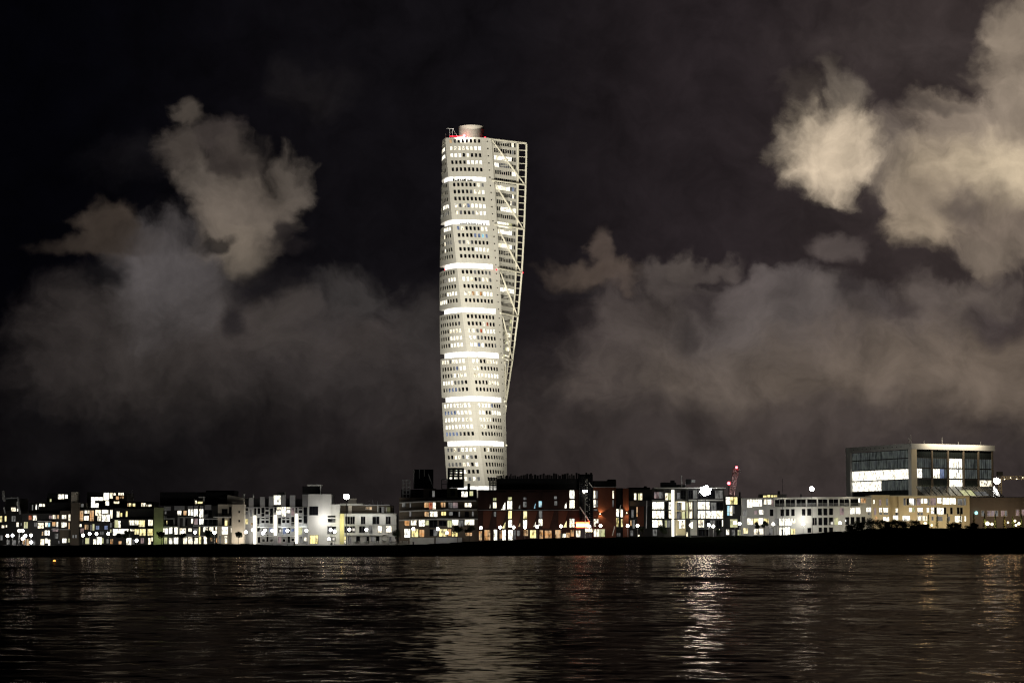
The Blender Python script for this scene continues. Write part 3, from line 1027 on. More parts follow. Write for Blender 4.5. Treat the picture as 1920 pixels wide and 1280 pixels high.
for x0, x1, y in ((307, 326, 971), (307, 335, 986.3), (383, 408, 971.5), (383, 408, 985.5), (336, 362, 968.5), (340, 381, 1003.5)):
    b.balcony(x0, x1, y, mat='grey_render')
# --- white stair house
b = Bld('apartment_house', 'cream apartment house with a plain stair shaft brightly lit at its foot', 'apartment building', 433, 702)
b.box('wall', 'beige_render', 408.3, 945, 434.5, 1019, ground=True)
b.poly('gable', 'beige_render', [(426, 946), (426, 928), (430, 928), (458.5, 933), (458.5, 947)], dy=2.2)
b.box('terrace_shade', 'black_roofing', 411, 930, 425.8, 944.5, dy=3.5)
b.box('stair_shaft', 'beige_render', 434.7, 945, 457.5, 1018.5, dy=-1.8, ground=True)
b.box('wall', 'beige_render', 434.7, 940, 457.6, 944.8, dy=.5)
b.win('416.5 954 426 964 d; 416.5 971 420.5 984 d; 421.5 975 427 985 y; 416 986.5 427 1001 W; 433 989 434 998 w; 411 1004 414 1018 g; 421 1004 426 1018 w; 430.5 971 433 984 d; 430 950 433.5 963 d')
b.win('447.4 957.5 449.6 961 d; 447.4 974.5 449.6 978 d', dy=-1.8)
b.balcony(400, 434, 968, rail_h=1.1); b.balcony(400, 434, 985.6)
b.bar('vent_pipe', 'white_frame', (457.8, 926), (457.8, 932), .3, dy=3)
# --- black and white grid house with light strips
b = Bld('apartment_house', 'black and white grid fronted apartment house with three glowing vertical light strips', 'apartment building', 515, 704)
b.frame = 'white_frame'
b.box('wall', 'grey_render', 458.7, 950, 577, 1020, ground=True)
b.box('roof_storey', 'black_roofing', 459, 934, 577, 950, dy=.8)
for x0, x1, y0, y1 in ((466.5, 475.2, 932.5, 949.5), (487.5, 496.5, 931, 950), (504, 512.5, 930, 950), (526.5, 535.5, 928, 950), (543.3, 553.3, 928, 949.5), (567, 576.5, 926.5, 949)):
    b.box('wall_panel', 'grey_render', x0, y0, x1, y1, dy=.3, depth=.6)
b.box('stair_head', 'dark_metal', 520, 922.5, 533, 928, dy=2, depth=4)
b.win('513.5 928.5 519.3 945.5 W; 520 928.5 526 945.5 W', dy=.3)
for x in (457.5, 475):
    b.bar('vent_pipe', 'white_frame', (x, 927), (x, 932), .25, dy=1)
b.win('519.5 950.5 527 954.5 w; 518.5 956.5 526 964 W; 528 950 536 967 W; 537 950.5 544 953.5 w; 537 956 544 961 W; 459 972.5 465 982 y; 470.5 979.5 474 984 o; 459 952 465 964 d; 476.5 952 480.5 966 d; 483 952 488 963 d; 490 951 496 968 d; 497.5 951.5 504 955 d; 497.5 958 504 964 d; 506 952 512 981 d; 514.5 950.5 517.5 960 d; 482 970 487 985 d; 490 970 496 972.5 d; 490 975 496 980 d; 498 970 504 972.5 d; 498 975 504 980 d; 521 970 527 985 d; 529 969.5 535 971.8 d; 529 974 535 980 d; 537 969.5 543 971.8 d; 537 974 543 980 d; 546 968 552 985 d; 554 950.5 557 961 d; 560 950.5 567 953 d; 560 956 567 961 d; 560 967 566 970 d; 560 973.5 566 979 d; 569 950 576 982 d; 482 988 487.5 996 d; 491 989 502 1000 g; 505 988.5 511 997 b; 521 988.5 526.5 998 d; 530 988 536 1001 b; 540 988 544 1000 d; 546 990.5 552 996 b; 483 1006 488 1017 d; 491 1010 497 1015 d; 499.5 1001 503.5 1015 d; 506.5 1010 512 1015 d; 521 1005 527 1018 p; 530 1010 535 1015 d; 539.5 1004 544 1017 d; 546.5 1009 552 1014 d; 560 987.5 566.5 1002 e; 561 1005 566.5 1017 g; 570 1007 576 1013.5 w; 459 958 465 964 g; 468 955 473 968 g; 546 951 552 966 p; 482 986 487 987 d')
for x, y0, y1 in ((477.6, 966, 1019), (516.2, 965, 1003), (556, 963, 1018.5)):
    m = MB(); p, q = W(x, y0, b.Y - .55), W(x, y1, b.Y - .55)
    m.tube(p, q, .42, 'strip_light', n=10); m.build('light_strip', b.o)
for x0, x1, y in ((482, 512, 987), (521, 552, 987), (559, 577, 986), (482, 512, 1003.5), (521, 552, 1003.5)):
    b.balcony(x0, x1, y, out=1.1, mat='white_frame', rail='white_frame', rail_h=.9)
# --- plain white block
b = Bld('white_house', 'plain white rendered block with a square dark window and a black roof box', 'house', 600, 701)
b.box('wall', 'white_render', 577.5, 926, 621, 1022, ground=True)
b.box('wall', 'white_render', 621.2, 945, 637, 1022, dy=.15, ground=True)
b.box('side_wall', 'grey_render', 567, 926.3, 577.3, 948, dy=2)
b.box('roof_box', 'black_roofing', 567, 911, 600, 925.8, dy=1.5, depth=7)
b.box('roof_canopy', 'white_frame', 575.5, 908, 602, 910.7, dy=.8, depth=6)
b.box('canopy_post', 'white_frame', 600.2, 911, 602, 925.8, dy=.8, depth=.5)
b.win('580.5 949.5 596 965 d; 581 1003 596.5 1018.5 y; 615 967 628 969 d; 615 972.5 622 978 d; 622.6 972.5 628 978 g; 614.5 986.5 621 1000 g')
b.win('623 987 629.5 1000 d; 622.5 1006.5 628.5 1013 d', dy=.15)
b.win('616 1006 620.5 1013 g')
# --- low white row with a yellow-lit side wall
b = Bld('terrace_house', 'low white three storey house with a yellow-lit side wall and a roof terrace', 'house', 690, 701)
b.frame = 'grey_metal'
b.box('side_wall', 'yellow_tinted_render', 637.3, 962.5, 645, 1003, dy=-.35, ground=True)  # the wall's yellow light is partly put into its colour
b.box('wall', 'white_render', 645.2, 964.5, 743, 1020, ground=True)
b.box('parapet', 'pale_concrete', 637.5, 962, 743, 964.3, dy=-.2, depth=1)
b.box('terrace_wall', 'brown_render', 637.4, 947.5, 736, 962, dy=3, depth=9)
b.box('terrace_roof', 'pale_concrete', 637.4, 943.5, 680, 947.3, dy=1.4, depth=10)
b.box('terrace_roof', 'grey_render', 680.2, 945.6, 731, 947.3, dy=1.4, depth=10)
b.box('chimney', 'beige_render', 653, 934, 668, 943.3, dy=3, depth=3)
b.box('terrace_pillar', 'beige_render', 653, 947.5, 659.5, 962, dy=1.6, depth=.8)
b.box('terrace_post', 'white_frame', 707.5, 947.5, 709, 961, dy=1.6, depth=.3)
b.box('terrace_post', 'white_frame', 723.5, 950.5, 725, 961, dy=1.6, depth=.3)
b.box('terrace_wall', 'green_tinted_render', 725.4, 950, 731.5, 962, dy=1.8, depth=.8)
b.win('686 950 692 954 o; 693 950 697 955 o; 711 950 715 961 d; 716 950 720 961 g', dy=3)
b.win('647.5 968 656 982 d; 656.8 968 665 982 d; 677 968 680.5 982 d; 681 968 684.7 982 d; 698.5 968 705 982 d; 705.6 968 711 982 d; 723.5 968 727.5 982 d; 728 968 732 982 d; 646 986 655 998 d; 655.6 986 665.5 998 d; 673.5 986 684 998 d; 692 985.5 698 1000 g; 708.5 985.5 716 997.5 w; 724 985.5 734 997.5 w; 646 1005 648.5 1012 y; 645.5 1013 648 1019 w; 652 1005 658 1018 g; 668 1005 675 1018 d; 686 1005 692 1018 d; 696 1005 702 1018 g; 705 1005 711 1018 d; 730 1006 734 1018 g')
b.box('ledge', 'pale_concrete', 645.4, 983.2, 743.4, 984.6, dy=-.5, depth=.49)
b.balcony(646, 722, 1002, out=2.2, mat='pale_concrete', rail=None, h=.2)
for x0, x1 in ((664, 676), (686, 698), (712, 723)):
    b.balcony(x0, x1, 983.2, dy=-.5, out=.8, mat='white_frame', rail='grey_metal', h=.1)
for x in (699.5, 708, 716, 692):
    b.bar('antenna', 'grey_metal', (x, 936 + random.random() * 3), (x, 946), .08, dy=5)
# --- brown house with long pale balcony slabs
b = Bld('apartment_house', 'dark brown apartment house with long pale curved balcony slabs and glass rooftop turrets', 'apartment building', 822, 700)
b.box('wall', 'brown_render', 748, 932.5, 896, 1018, ground=True)
b.box('upper_storey', 'black_roofing', 752, 917, 893, 932.3, dy=2.5)
b.box('wall_panel', 'brown_render', 794, 915.5, 818, 932.3, dy=2.2, depth=.3)
b.box('wall_panel', 'green_tinted_render', 838, 914.5, 858, 932.3, dy=2.2, depth=.3)
b.win('805.5 919.5 810 931 d; 810.6 919.5 815 931 g; 845 919 848.5 929 d; 849 919 852.5 929 d', dy=2.2)
b.win('865.5 921 876.5 931 W; 880.5 920.5 887 929 e', dy=2.5)
for y0, y1, x0, x1 in ((941.2, 937.5, 749, 893), (957.5, 954, 749, 894), (974, 971.5, 748, 896)):
    Yc = b.Y
    m = MB(); N = 14; top = []
    for i in range(N + 1):
        t = i / N
        out = 1.0 + 1.3 * math.sin(math.pi * t)
        p = W(x0 + (x1 - x0) * t, y0 + (y1 - y0) * t - 1.1 * math.sin(math.pi * t), Yc - out)
        top.append(p)
    for p, q in zip(top, top[1:]):
        d = Vector((0, 0, -.34))
        pb, qb = Vector((p.x, Yc, p.z)), Vector((q.x, Yc, q.z))
        m.face([p, q, qb, pb], 'pale_concrete'); m.face([pb + d, qb + d, q + d, p + d], 'pale_concrete'); m.face([p + d, q + d, q, p], 'pale_concrete')
    m.face([top[0] + d, top[0], (top[0].x, Yc, top[0].z), (top[0].x, Yc, top[0].z - .34)], 'pale_concrete')
    so = m.build('balcony', b.o)
    m = MB()
    for i, p in enumerate(top):
        m.box(p.x - .03, p.x + .03, p.y + .03, p.y + .09, p.z, p.z + 1.0, 'dark_metal')
    for p, q in zip(top, top[1:]):
        for zz in (.5, 1.0):
            m.tube(p + Vector((0, .06, zz)), q + Vector((0, .06, zz)), .03, 'dark_metal', n=5)
    m.build('railing', so)
b.win('754 942.5 760 950 g; 768 942.5 770.5 951 g; 795.5 941.5 803.5 951 o; 804.5 941.5 811 954 r; 811.5 941.5 817 954 w; 826.5 941.5 835 950 o; 840.5 941.5 848.5 952 g; 849 941.5 858.5 952 p; 871.5 942.5 877 950 w; 877.5 942.5 884 950 W; 767.5 958 771 968 g; 796 959 804 968 o; 806 958.5 813 968 w; 813.5 958.5 820 968 W; 827.5 959 836 966 y; 842 959 849 966 g; 849.5 959 858 966 d; 860 958.5 862.5 968 g; 872 959 879 968 d; 885 958.5 888 967 g; 758.5 974.5 768 985 o; 770.5 974 781 984 w; 785.5 974.5 789 986 W; 789.5 974.5 796 986 W; 797 975 804 984 e; 805.5 975 812 988 d; 812.5 975 819.5 988 d; 823 976 830 985 d; 830.5 976 837 985 d; 839 975 847 988 e; 847.5 974 853 984 W; 853.5 974 859.5 984 W; 871.5 973.5 880 983.5 w; 880.5 973.5 889 983.5 W; 758.5 991 769 1007 W; 771.5 991.5 784 1006 y; 785.5 992.5 795.5 1006 o; 806 992 812.5 1004 d; 813 992 819.5 1004 g; 823.5 991.5 838.5 1005 y; 840 991.5 846 1004 o; 847.5 996 858 1005 y; 872.5 998 885 1004 o; 860 975 869 986 g')
b.box('base_wall', 'pale_concrete', 768, 1007.5, 814, 1019, dy=-1.2, depth=1.1, ground=True)
b.box('base_wall', 'grey_render', 817, 1007, 866, 1018, dy=-1.2, depth=1.1, ground=True)
def turret(bb, x0, x1, y0, y1, dy, mat, nx, ny, fr, hollow_to=None, r_=.13):
    """framed glass turret on the roof"""
    Y = bb.Y + dy
    a, c, z0, z1 = bb.rect(x0, y0, x1, y1, Y)
    w = c - a
    zh = z0 if hollow_to is None else bb.rect(x0, hollow_to, x1, hollow_to, Y)[2]
    o = MB()
    if mat and zh - z0 > -.01:
        top = z1 if hollow_to is None else zh
        o.box(a + .1, c - .1, Y + .12, Y + w * .7, z0, top, mat)
    else:
        o.box(a, c, Y, Y + w * .7, z0 - .15, z0, fr)
    o = o.build('turret', bb.o)
    f = MB()
    for i in range(nx + 1):
        x = a + w * i / nx
        f.box(x - r_, x + r_, Y, Y + .1, z0, z1 - .01, fr)
        if hollow_to is not None or mat is None: f.box(x - r_, x + r_, Y + w * .7, Y + w * .7 + .1, z0, z1 - .01, fr)
    for j in range(1, ny + 1):
        z = zh + (z1 - zh) * j / ny if hollow_to is not None else z0 + (z1 - z0) * j / ny
        f.box(a - r_, c + r_, Y - .012, Y + .088, z - r_ * .8, z + r_ * .8, fr)
    if hollow_to is not None or mat is None:
        for x in (a, c):
            f.box(x - r_ * .9, x + r_ * .9, Y + .02, Y + w * .7 + .05, z1 - r_ * 1.6, z1 - .03, fr)
        f.box(a, c, Y + w * .7 + .01, Y + w * .7 + .08, z1 - r_ * 1.5, z1 - .04, fr)
    f.build('turret_frame', o)
turret(b, 755.5, 768.5, 899.5, 932, 1.0, None, 2, 5, 'grey_metal')
turret(b, 776, 812, 880, 915.5, 4, 'dark_glass', 4, 1, 'dark_metal', r_=.10)
turret(b, 828, 838.5, 898, 916, 2.3, None, 1, 2, 'grey_metal')
turret(b, 841, 868, 878, 914, 5, 'dark_glass', 3, 4, 'dark_metal', hollow_to=897.5, r_=.28)
b.bar('glazing_bar', 'white_frame', (803.5, 889), (812.5, 914), .12, dy=3.9)  # glitter line on the glass, made as a white bar
b.bar('glazing_bar', 'white_frame', (776.3, 880), (776.3, 914), .09, dy=3.85)
b.bar('glazing_bar', 'grey_metal', (786.5, 880), (786.5, 897), .09, dy=3.85)
b.bar('glazing_bar', 'white_frame', (795.5, 880.5), (796, 893), .09, dy=3.85)
b.bar('chimney', 'black_roofing', (879, 906), (879, 917), .45, dy=4)
# --- red-brown brick house with splinter windows
b = Bld('brick_house', 'long red brown brick house with splinter shaped windows, black jagged attic and red lit entrance', 'apartment building', 1000, 699)
b.box('wall', 'dark_brick', 896.3, 918, 1086, 1014, ground=True)
b.box('attic', 'black_roofing', 930, 897, 1110, 917.8, dy=1.2)
m = MB()
x = 931.
b.win('924.5 933 930.5 938 e; 924.5 941 931 952 w; 951.5 939 960 954 W; 952.5 931.5 959.5 936.8 e; 981 940 987 950 g; 981.5 932 987 936.5 g; 1010 939 1016 950 c; 1039 930 1044 935 g; 1039.5 939 1044.5 947 g; 1068 918.8 1077 934 W; 1068 937 1077 952 W; 953 957 959.5 972 y; 953 974.5 960 988 W; 981.5 958 988 972 y; 981 974.5 988 987 W; 1010.5 957.5 1016.5 971.5 g; 1010 973 1017 985 W; 1068 972 1077 988 w; 926 959 930 968 g; 898 995 903.5 1012 o; 908.5 993 919 1012 o; 926 992.5 932 1012 W; 937 994 941 1009 o; 942 992.5 948 1012 W; 953 993 961 1012 W; 963.5 993 966.5 1011 g; 969.5 994 975 1004 g; 982 993 990 1004 o; 994 993.5 1005 1008 y; 1012 993.5 1018 1009 o; 1021.5 994 1034 1008 o; 1041 993 1051 1008 o; 1054 1000 1061 1007 w; 1062 998 1068 1007 o; 1070 993 1076 1005 o; 1080 994 1088 1006 w')
b.shard('914 942 919.5 953 w; 939 940 947.5 956 W; 970 945 975.5 953.5 g; 999 942 1004.5 953 c; 1027 945 1032.5 953 g; 1056 940 1062.5 952.5 W; 941 977 948 990 y; 971.5 978 975.5 987 o; 1000 976.5 1004.5 987 w; 1055.5 975 1062.5 988.5 y')
# brick bays between the slits; lower row lightened for lamplight, upper row dark
for x0, x1, x2, x3 in ((907, 924, 916, 906), (931, 951, 940, 931), (960, 979, 970, 960), (988, 1009, 999, 988), (1017, 1040, 1030, 1017), (1047, 1066, 1056, 1047)):
    b.poly('brick_bay', 'red_brick', [(x3, 990), (x3, 957.5), (x1 - 1, 957.5), (x2, 990)], dy=-.28, depth=.26)
    b.poly('brick_bay', 'dark_brick', [(x3, 954), (x3, 922), (x1 - 1.5, 922), (x2 + 2, 954)], dy=-.24, depth=.22)
b.box('cornice', 'grey_metal', 896.3, 955.2, 1086, 956.0, dy=-.42, depth=.4)
fx = 931.; rr_ = random.Random(3)
while fx < 1110:
    w_ = rr_.uniform(1.5, 4.5); h_ = rr_.uniform(888.5, 893.5) - (fx - 931) / 180 * 3.2
    b.box('roof_fin', rr_.choice(['black_roofing', 'black_roofing', 'dark_metal', 'grey_metal'] if w_ < 2.2 else ['black_roofing', 'dark_cladding']), fx, h_, fx + w_, 897.1, dy=1.0 + rr_.uniform(0, .8), depth=.5)
    fx += w_ + rr_.uniform(.2, 1.3)
turret(b, 917.5, 931, 896, 918, .6, None, 5, 5, 'black_roofing', r_=.16)
m = MB(); a_ = W(1086.5, 889, b.Y - .8); c_ = W(1111.5, 980, b.Y - .8)
m.box(a_.x, c_.x, b.Y - .8, b.Y + 4, c_.z, a_.z, 'dark_glass')
st = m.build('stair_tower', b.o)
m = MB()
rr_ = random.Random(5)
for i in range(6):
    x = a_.x + (c_.x - a_.x) * i / 5
    m.box(x - .05, x + .05, b.Y - .88, b.Y - .81, c_.z, a_.z, 'dark_metal')
for i in range(26):
    z = c_.z + (a_.z - c_.z) * i / 25
    m.box(a_.x, c_.x, b.Y - .87, b.Y - .812, z - .04, z + .04, 'dark_metal')
m.build('glazing_frame', st)
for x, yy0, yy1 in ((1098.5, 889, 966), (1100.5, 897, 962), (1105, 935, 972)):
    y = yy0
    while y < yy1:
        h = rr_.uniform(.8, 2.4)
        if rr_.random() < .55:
            b.bar('stair_glint', 'white_frame', (x + rr_.uniform(-1, 1), y), (x + rr_.uniform(-1, 1) + .3, y + h), .10, dy=-.95)  # glints on the stair glass, built as short white bars
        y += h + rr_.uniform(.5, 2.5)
b.bar('handrail', 'white_frame', (1087, 949.5), (1105.5, 977.5), .2, dy=-1.2)
b.bar('handrail', 'white_frame', (1104.5, 904), (1111, 913), .14, dy=-1.1)
m = MB(); a_ = W(1080.5, 981, b.Y - 1.6); c_ = W(1103.5, 986.8, b.Y - 1.6)
m.box(a_.x, c_.x, b.Y - 1.6, b.Y - 1.2, c_.z, a_.z, 'neon_core')
sg = m.build('entrance_canopy', b.o)
m = MB(); m.box(a_.x - .15, c_.x + .3, b.Y - 1.58, b.Y - 1.1, a_.z + .003, a_.z + .5, 'neon_red'); m.box(a_.x - .1, c_.x + .2, b.Y - 1.57, b.Y - 1.1, c_.z - .3, c_.z - .003, 'neon_red')
m.build('neon_edge', sg)
for i in range(4):
    x = 1098.6 + i * 3.4
    m = MB(); m.tube(W(x, 990.5, b.Y - .9), W(x + .8, 996.5, b.Y - .9), .16, 'small_lamp', n=6); m.build('lamp_tube', b.o)
# --- red brick corner house
b = Bld('brick_house', 'square red brick corner house with a flat black roof and two wall lights', 'apartment building', 1135, 698)
b.box('wall', 'red_brick', 1112.3, 913.5, 1155, 1006, ground=True)
b.box('roof', 'black_roofing', 1112, 901, 1155.5, 911.8, dy=.6)
b.box('roof', 'black_roofing', 1140, 898.3, 1155, 900.8, dy=1.2, depth=8)
b.box('cornice', 'grey_metal', 1112, 912, 1155.3, 913.3, dy=-.3)
b.box('wall', 'red_brick', 1168, 915, 1179, 1006, dy=.5, ground=True)
b.box('wall', 'black_roofing', 1155.2, 914.5, 1167.8, 1006, dy=1.4, ground=True)
b.win('1113 919.5 1116.2 934 w; 1117.5 919.5 1121 934 g; 1113 936.5 1116.5 950.5 W; 1117.8 937 1121 950 g; 1113.5 954 1120 957 g; 1113.5 972.5 1117 986.5 w; 1118 972.5 1122 980 w; 1148.5 919.5 1151 934 w; 1148.5 937 1150.5 950 g; 1113.5 991.5 1122.5 1005.5 w; 1123.2 991.5 1134 1005.5 e')
b.win('1155.6 954 1160 968 W; 1155.6 970.5 1160 987 y; 1163.5 954.5 1168 969 w; 1164.5 972.5 1167.6 987 y; 1156.5 999 1163 1005 g; 1154.5 920 1155.1 930 d', dy=1.4)
b.bar('flag_pole', 'white_frame', (1148, 1004), (1152.5, 986), .14, dy=-1.5)
b.bar('flag_pole', 'white_frame', (1160, 962), (1164, 946), .14, dy=-1.5)
for x, y in ((1125.2, 963), (1175, 961)):
    m = MB(); p = W(x, y, b.Y - .2); m.ball(p, .18, 'small_lamp'); m.build('wall_light', b.o)
    spot(p + Vector((0, -.35, 0)), p + Vector((.9, .4, 4)), 520, 100, (1, .62, .28), .1)
    spot(p + Vector((0, -.35, 0)), p + Vector((.5, .4, -4)), 420, 100, (1, .62, .28), .1)
# --- dark house between
b = Bld('dark_house', 'black clad house with two small lit top windows, left of the glass apartment house', 'house', 1200, 700)
b.box('wall', 'black_roofing', 1179.2, 917, 1222, 1006, ground=True)
b.box('roof', 'dark_cladding', 1178.5, 913.5, 1219, 916.8, dy=1)
b.box('canopy', 'dark_cladding', 1179.5, 938.5, 1221.5, 948, dy=-.9, depth=.88)
b.box('wall_panel', 'red_brick', 1195, 948.5, 1207, 986, dy=-.12, depth=.11)
b.win('1189 924.5 1193 936.5 w; 1196.5 924.5 1200 937 e; 1200.5 924.5 1204 937 w; 1184 955 1188 970 g; 1182 975 1184 985 o; 1186 974 1190 990 g; 1182 994 1187 1004 g; 1196 1002 1199 1005 w')
b.win('1193.5 950 1195.5 968 o', dy=-.13)
b.bar('downpipe', 'grey_metal', (1212.5, 938), (1211.5, 990), .16, dy=-1)
b.bar('chimney', 'black_roofing', (1210, 911), (1210, 915), .5, dy=3)
# --- glass apartment house
b = Bld('apartment_house', 'brightly lit glass apartment house with a thin white roof edge and a glowing stair strip', 'apartment building', 1290, 700)
b.box('wall', 'dark_cladding', 1222.3, 917, 1358, 1006, ground=True)
b.box('roof_canopy', 'white_frame', 1226.5, 913.4, 1361, 915.6, dy=-1.2, depth=12)
b.box('roof_box', 'black_roofing', 1240, 904, 1268, 913.2, dy=3, depth=5)
b.box('roof_box', 'black_roofing', 1258, 900, 1265, 903.8, dy=3.5, depth=3)
b.box('roof_box', 'dark_cladding', 1268.2, 908, 1286, 913.2, dy=3.3, depth=5)
turret(b, 1286, 1295.5, 898, 907.5, 4, 'black_roofing', 4, 2, 'dark_metal', r_=.06)
b.box('roof_box', 'grey_metal', 1297, 898.6, 1303.5, 904, dy=4, depth=2)
b.bar('mast', 'white_frame', (1277.7, 890.5), (1278.3, 913), .16, dy=2)
b.bar('mast', 'grey_metal', (1285.2, 903), (1285.4, 913), .09, dy=2)
b.box('floor_slab', 'pale_concrete', 1222.4, 936.6, 1250, 939, dy=-.9, depth=.88)
b.box('floor_slab', 'pale_concrete', 1290, 936.2, 1356, 938.2, dy=-.9, depth=.88)
b.box('floor_slab', 'dark_cladding', 1222.4, 972.3, 1358, 973.6, dy=-.7, depth=.68)
b.box('wall_panel', 'grey_render', 1301, 938.5, 1307.5, 972, dy=-.1, depth=.09)
b.box('wall_panel', 'cream_render', 1266.5, 939.5, 1298.5, 972, dy=-.14, depth=.13)
b.box('wall_panel', 'cream_render', 1266.5, 973.8, 1287, 1003, dy=-.14, depth=.13)
b.box('wall_panel', 'white_render', 1294, 974, 1307.5, 1003, dy=-.14, depth=.13)
b.box('ceiling_light', 'strip_light', 1271, 940, 1284, 940.8, dy=-.5, depth=.3)
b.box('ceiling_light', 'strip_light', 1271, 974.3, 1284, 975, dy=-.5, depth=.3)
b.win('1226.5 922 1235 934 p; 1235.6 922 1243.5 934 g; 1247.5 924 1252 937 w; 1252.6 924 1258 937 e; 1269.5 923 1275.5 935 g; 1276.5 919 1285.5 935 d; 1290 918.5 1299 934 d; 1299.6 918.5 1308.5 934 g; 1309.2 918.5 1325 934 d; 1325.6 918.5 1340 934 d; 1341 919 1355 934 g; 1223.2 940.5 1234 954 W; 1234.6 940.5 1246 954 W; 1254 941 1258.5 955 W; 1254 957.5 1258.5 971 w; 1308.5 940.5 1319 954 W; 1319.6 940.5 1330.5 954 W; 1331.5 941.5 1343 955 g; 1343.6 941.5 1355.5 955 d; 1223.2 957 1234 971 W; 1234.6 957 1245 971 W; 1308.5 957 1319 971 W; 1319.6 957 1330.5 971 W; 1332 957 1343 971.5 W; 1343.6 957 1355.5 971.5 w; 1223.2 974.5 1233 988 W; 1233.6 974.5 1242 988 w; 1245.5 975 1250 988 e; 1251 975 1257 988 g; 1309.5 974.5 1314 988 w; 1315 974.5 1320 988 w; 1322.5 975 1331 990 d; 1332 975 1340.5 990 g; 1343 975 1352 990 d; 1353.8 974.5 1355.6 986 W; 1286 997 1290 1005 w; 1224 992 1232 1004 g; 1310 992 1330 1004 d; 1246 957.5 1252 971 d; 1247 941 1252 955 d')
b.win('1269.5 942 1276 955.5 g; 1278.5 942 1284.5 955.5 W; 1286.5 942 1290 971 e; 1292.5 941 1297.8 955 w; 1269.5 958.5 1276 972 g; 1278.5 958.5 1284.5 972 e; 1292.5 957.5 1297.8 971 w; 1273.5 975.5 1278 990 W; 1279.5 975.5 1284 990 w; 1295.5 978 1299 990 W', dy=-.14)
m = MB(); p, q = W(1261.8, 918, b.Y - .35), W(1261.8, 1005, b.Y - .35)
m.box(p.x - .42, p.x + .42, b.Y - .5, b.Y - .02, q.z, p.z, 'strip_light'); m.build('light_strip', b.o)
for x in (1264.8, 1286.3, 1290.3, 1245.8, 1307.8):
    b.bar('column', 'dark_metal', (x, 917), (x, 1005), .13, dy=-.95)
for x0, x1, y in ((1223, 1246, 955.5), (1308, 1356, 955.5), (1223, 1246, 972.2), (1308, 1356, 972.2)):
    b.balcony(x0, x1, y, dy=-.71, out=.9, mat='dark_cladding', h=.2, rail_h=.8)
b.box('planter', 'dark_cladding', 1310, 989.8, 1333, 991.5, dy=-2.6, depth=2.5)
# --- slim house with the aquarium-blue room
b = Bld('slim_house', 'slim dark house with a yellow lit top floor above a cyan lit room', 'house', 1374, 702)
b.box('wall', 'dark_cladding', 1358.3, 946, 1391, 1006, ground=True)
b.box('upper_storey', 'dark_cladding', 1360, 929.5, 1384, 945.8, dy=.5)
b.box('side_wall', 'black_roofing', 1384.2, 931.5, 1391, 945.8, dy=.8)
b.win('1361 931.5 1368.5 945 W; 1369 931.5 1375 945 y; 1376 931.5 1382.5 945 y', dy=.5)
b.win('1363.5 947.5 1368 966 c; 1368.5 947.5 1373 966 w; 1374.5 948 1377.5 962 g; 1361.5 992 1367 1002 w; 1372 993 1378 1003 g; 1383 993 1389 1003 e; 1369 973 1383 988 e')
b.bar('downpipe', 'white_frame', (1389, 966), (1389.5, 1004), .15, dy=-.6)
# --- long white house with a loggia top floor
b = Bld('long_house', 'long white four storey house with a row of dark loggias under its roof edge', 'apartment building', 1513, 700)
b.frame = 'white_frame'
b.poly('wall', 'white_render', [(1391.2, 1006), (1391.2, 934.5), (1634.5, 932), (1634.5, 1006)])
b.poly('roof_edge', 'pale_concrete', [(1391, 934.2), (1391, 933.2), (1450, 932.5), (1450, 934)], dy=-.2, depth=10)
b.poly('roof_edge', 'pale_concrete', [(1450.2, 934.6), (1450.2, 932.6), (1634.5, 930.4), (1634.5, 932.2)], dy=-.7, depth=10)
b.box('skylight_box', 'dark_cladding', 1425, 926, 1475, 932.3, dy=3, depth=5)
b.win('1431 928.5 1437 932 y; 1438 927.5 1444 931.5 y; 1446 928 1450 931.5 y; 1451.5 928 1457 931.5 y', dy=3)
b.bar('chimney', 'black_roofing', (1460.3, 920), (1460.3, 926), .4, dy=5); b.bar('chimney', 'black_roofing', (1387, 922), (1387, 931), .3, dy=4); b.bar('chimney', 'black_roofing', (1502, 926), (1502, 932), .25, dy=4)
b.win('1401 935.8 1411 951 W; 1412 936 1420 949 W; 1420.6 936 1428.5 949 W; 1432 935.8 1437 945 w; 1439 936 1446 945 W; 1447 937 1450 948 p; 1393.5 955 1401 967 g; 1414 956.5 1420.5 963.5 p; 1423 955.5 1431 964 W; 1443.5 954.5 1450 967 d; 1463.5 954.5 1470 967 d; 1473.5 953.8 1480 966.5 d; 1483.5 953.8 1490 966.5 d; 1503.5 953.5 1510 966 d; 1513.5 953.2 1521 966 d; 1533.5 952.8 1541 965.5 d; 1544 952.5 1551 965.5 d; 1554.5 952.3 1561.8 965 d; 1574.5 951.5 1582 965 p; 1594 951.5 1602 963 W; 1604.5 951 1613 963 W; 1624.5 951 1632.8 959 W; 1627.5 960.5 1632 964.5 g; 1401.5 971.5 1411 983 W; 1413 971.5 1421.5 982 y; 1422.3 971 1431 984 W; 1432.5 971.5 1441 983 y; 1453.5 971.5 1460 985 g; 1461.5 971.5 1470.5 984.5 W; 1472 971.5 1482 984.5 W; 1483.5 971.5 1491 980 w; 1523.5 970 1531.5 984 d; 1534.5 970 1541.5 984 d; 1544.3 969.6 1551.5 984 d; 1554.5 969.5 1561.8 983.5 d; 1564.5 969.5 1571.8 983.5 e; 1585 969 1592 983 d; 1595 968.5 1602 983 d; 1605.2 968.5 1612.5 983 d; 1615.2 968.2 1622.5 983 d; 1393.5 989.5 1402 999.5 y; 1413.5 991 1420.5 1002 w; 1422.5 990.5 1431 1001 w; 1461.5 988.5 1466 1003 W; 1467 988.5 1471 1003 W; 1472.5 987.5 1481 1003 W; 1483 990.5 1491 1001 y; 1514 989 1521 998 d; 1535 988.5 1541 997 d; 1544.3 988.3 1551 997 d; 1554.5 988 1561.8 997 d; 1442 989 1449 1002 g')
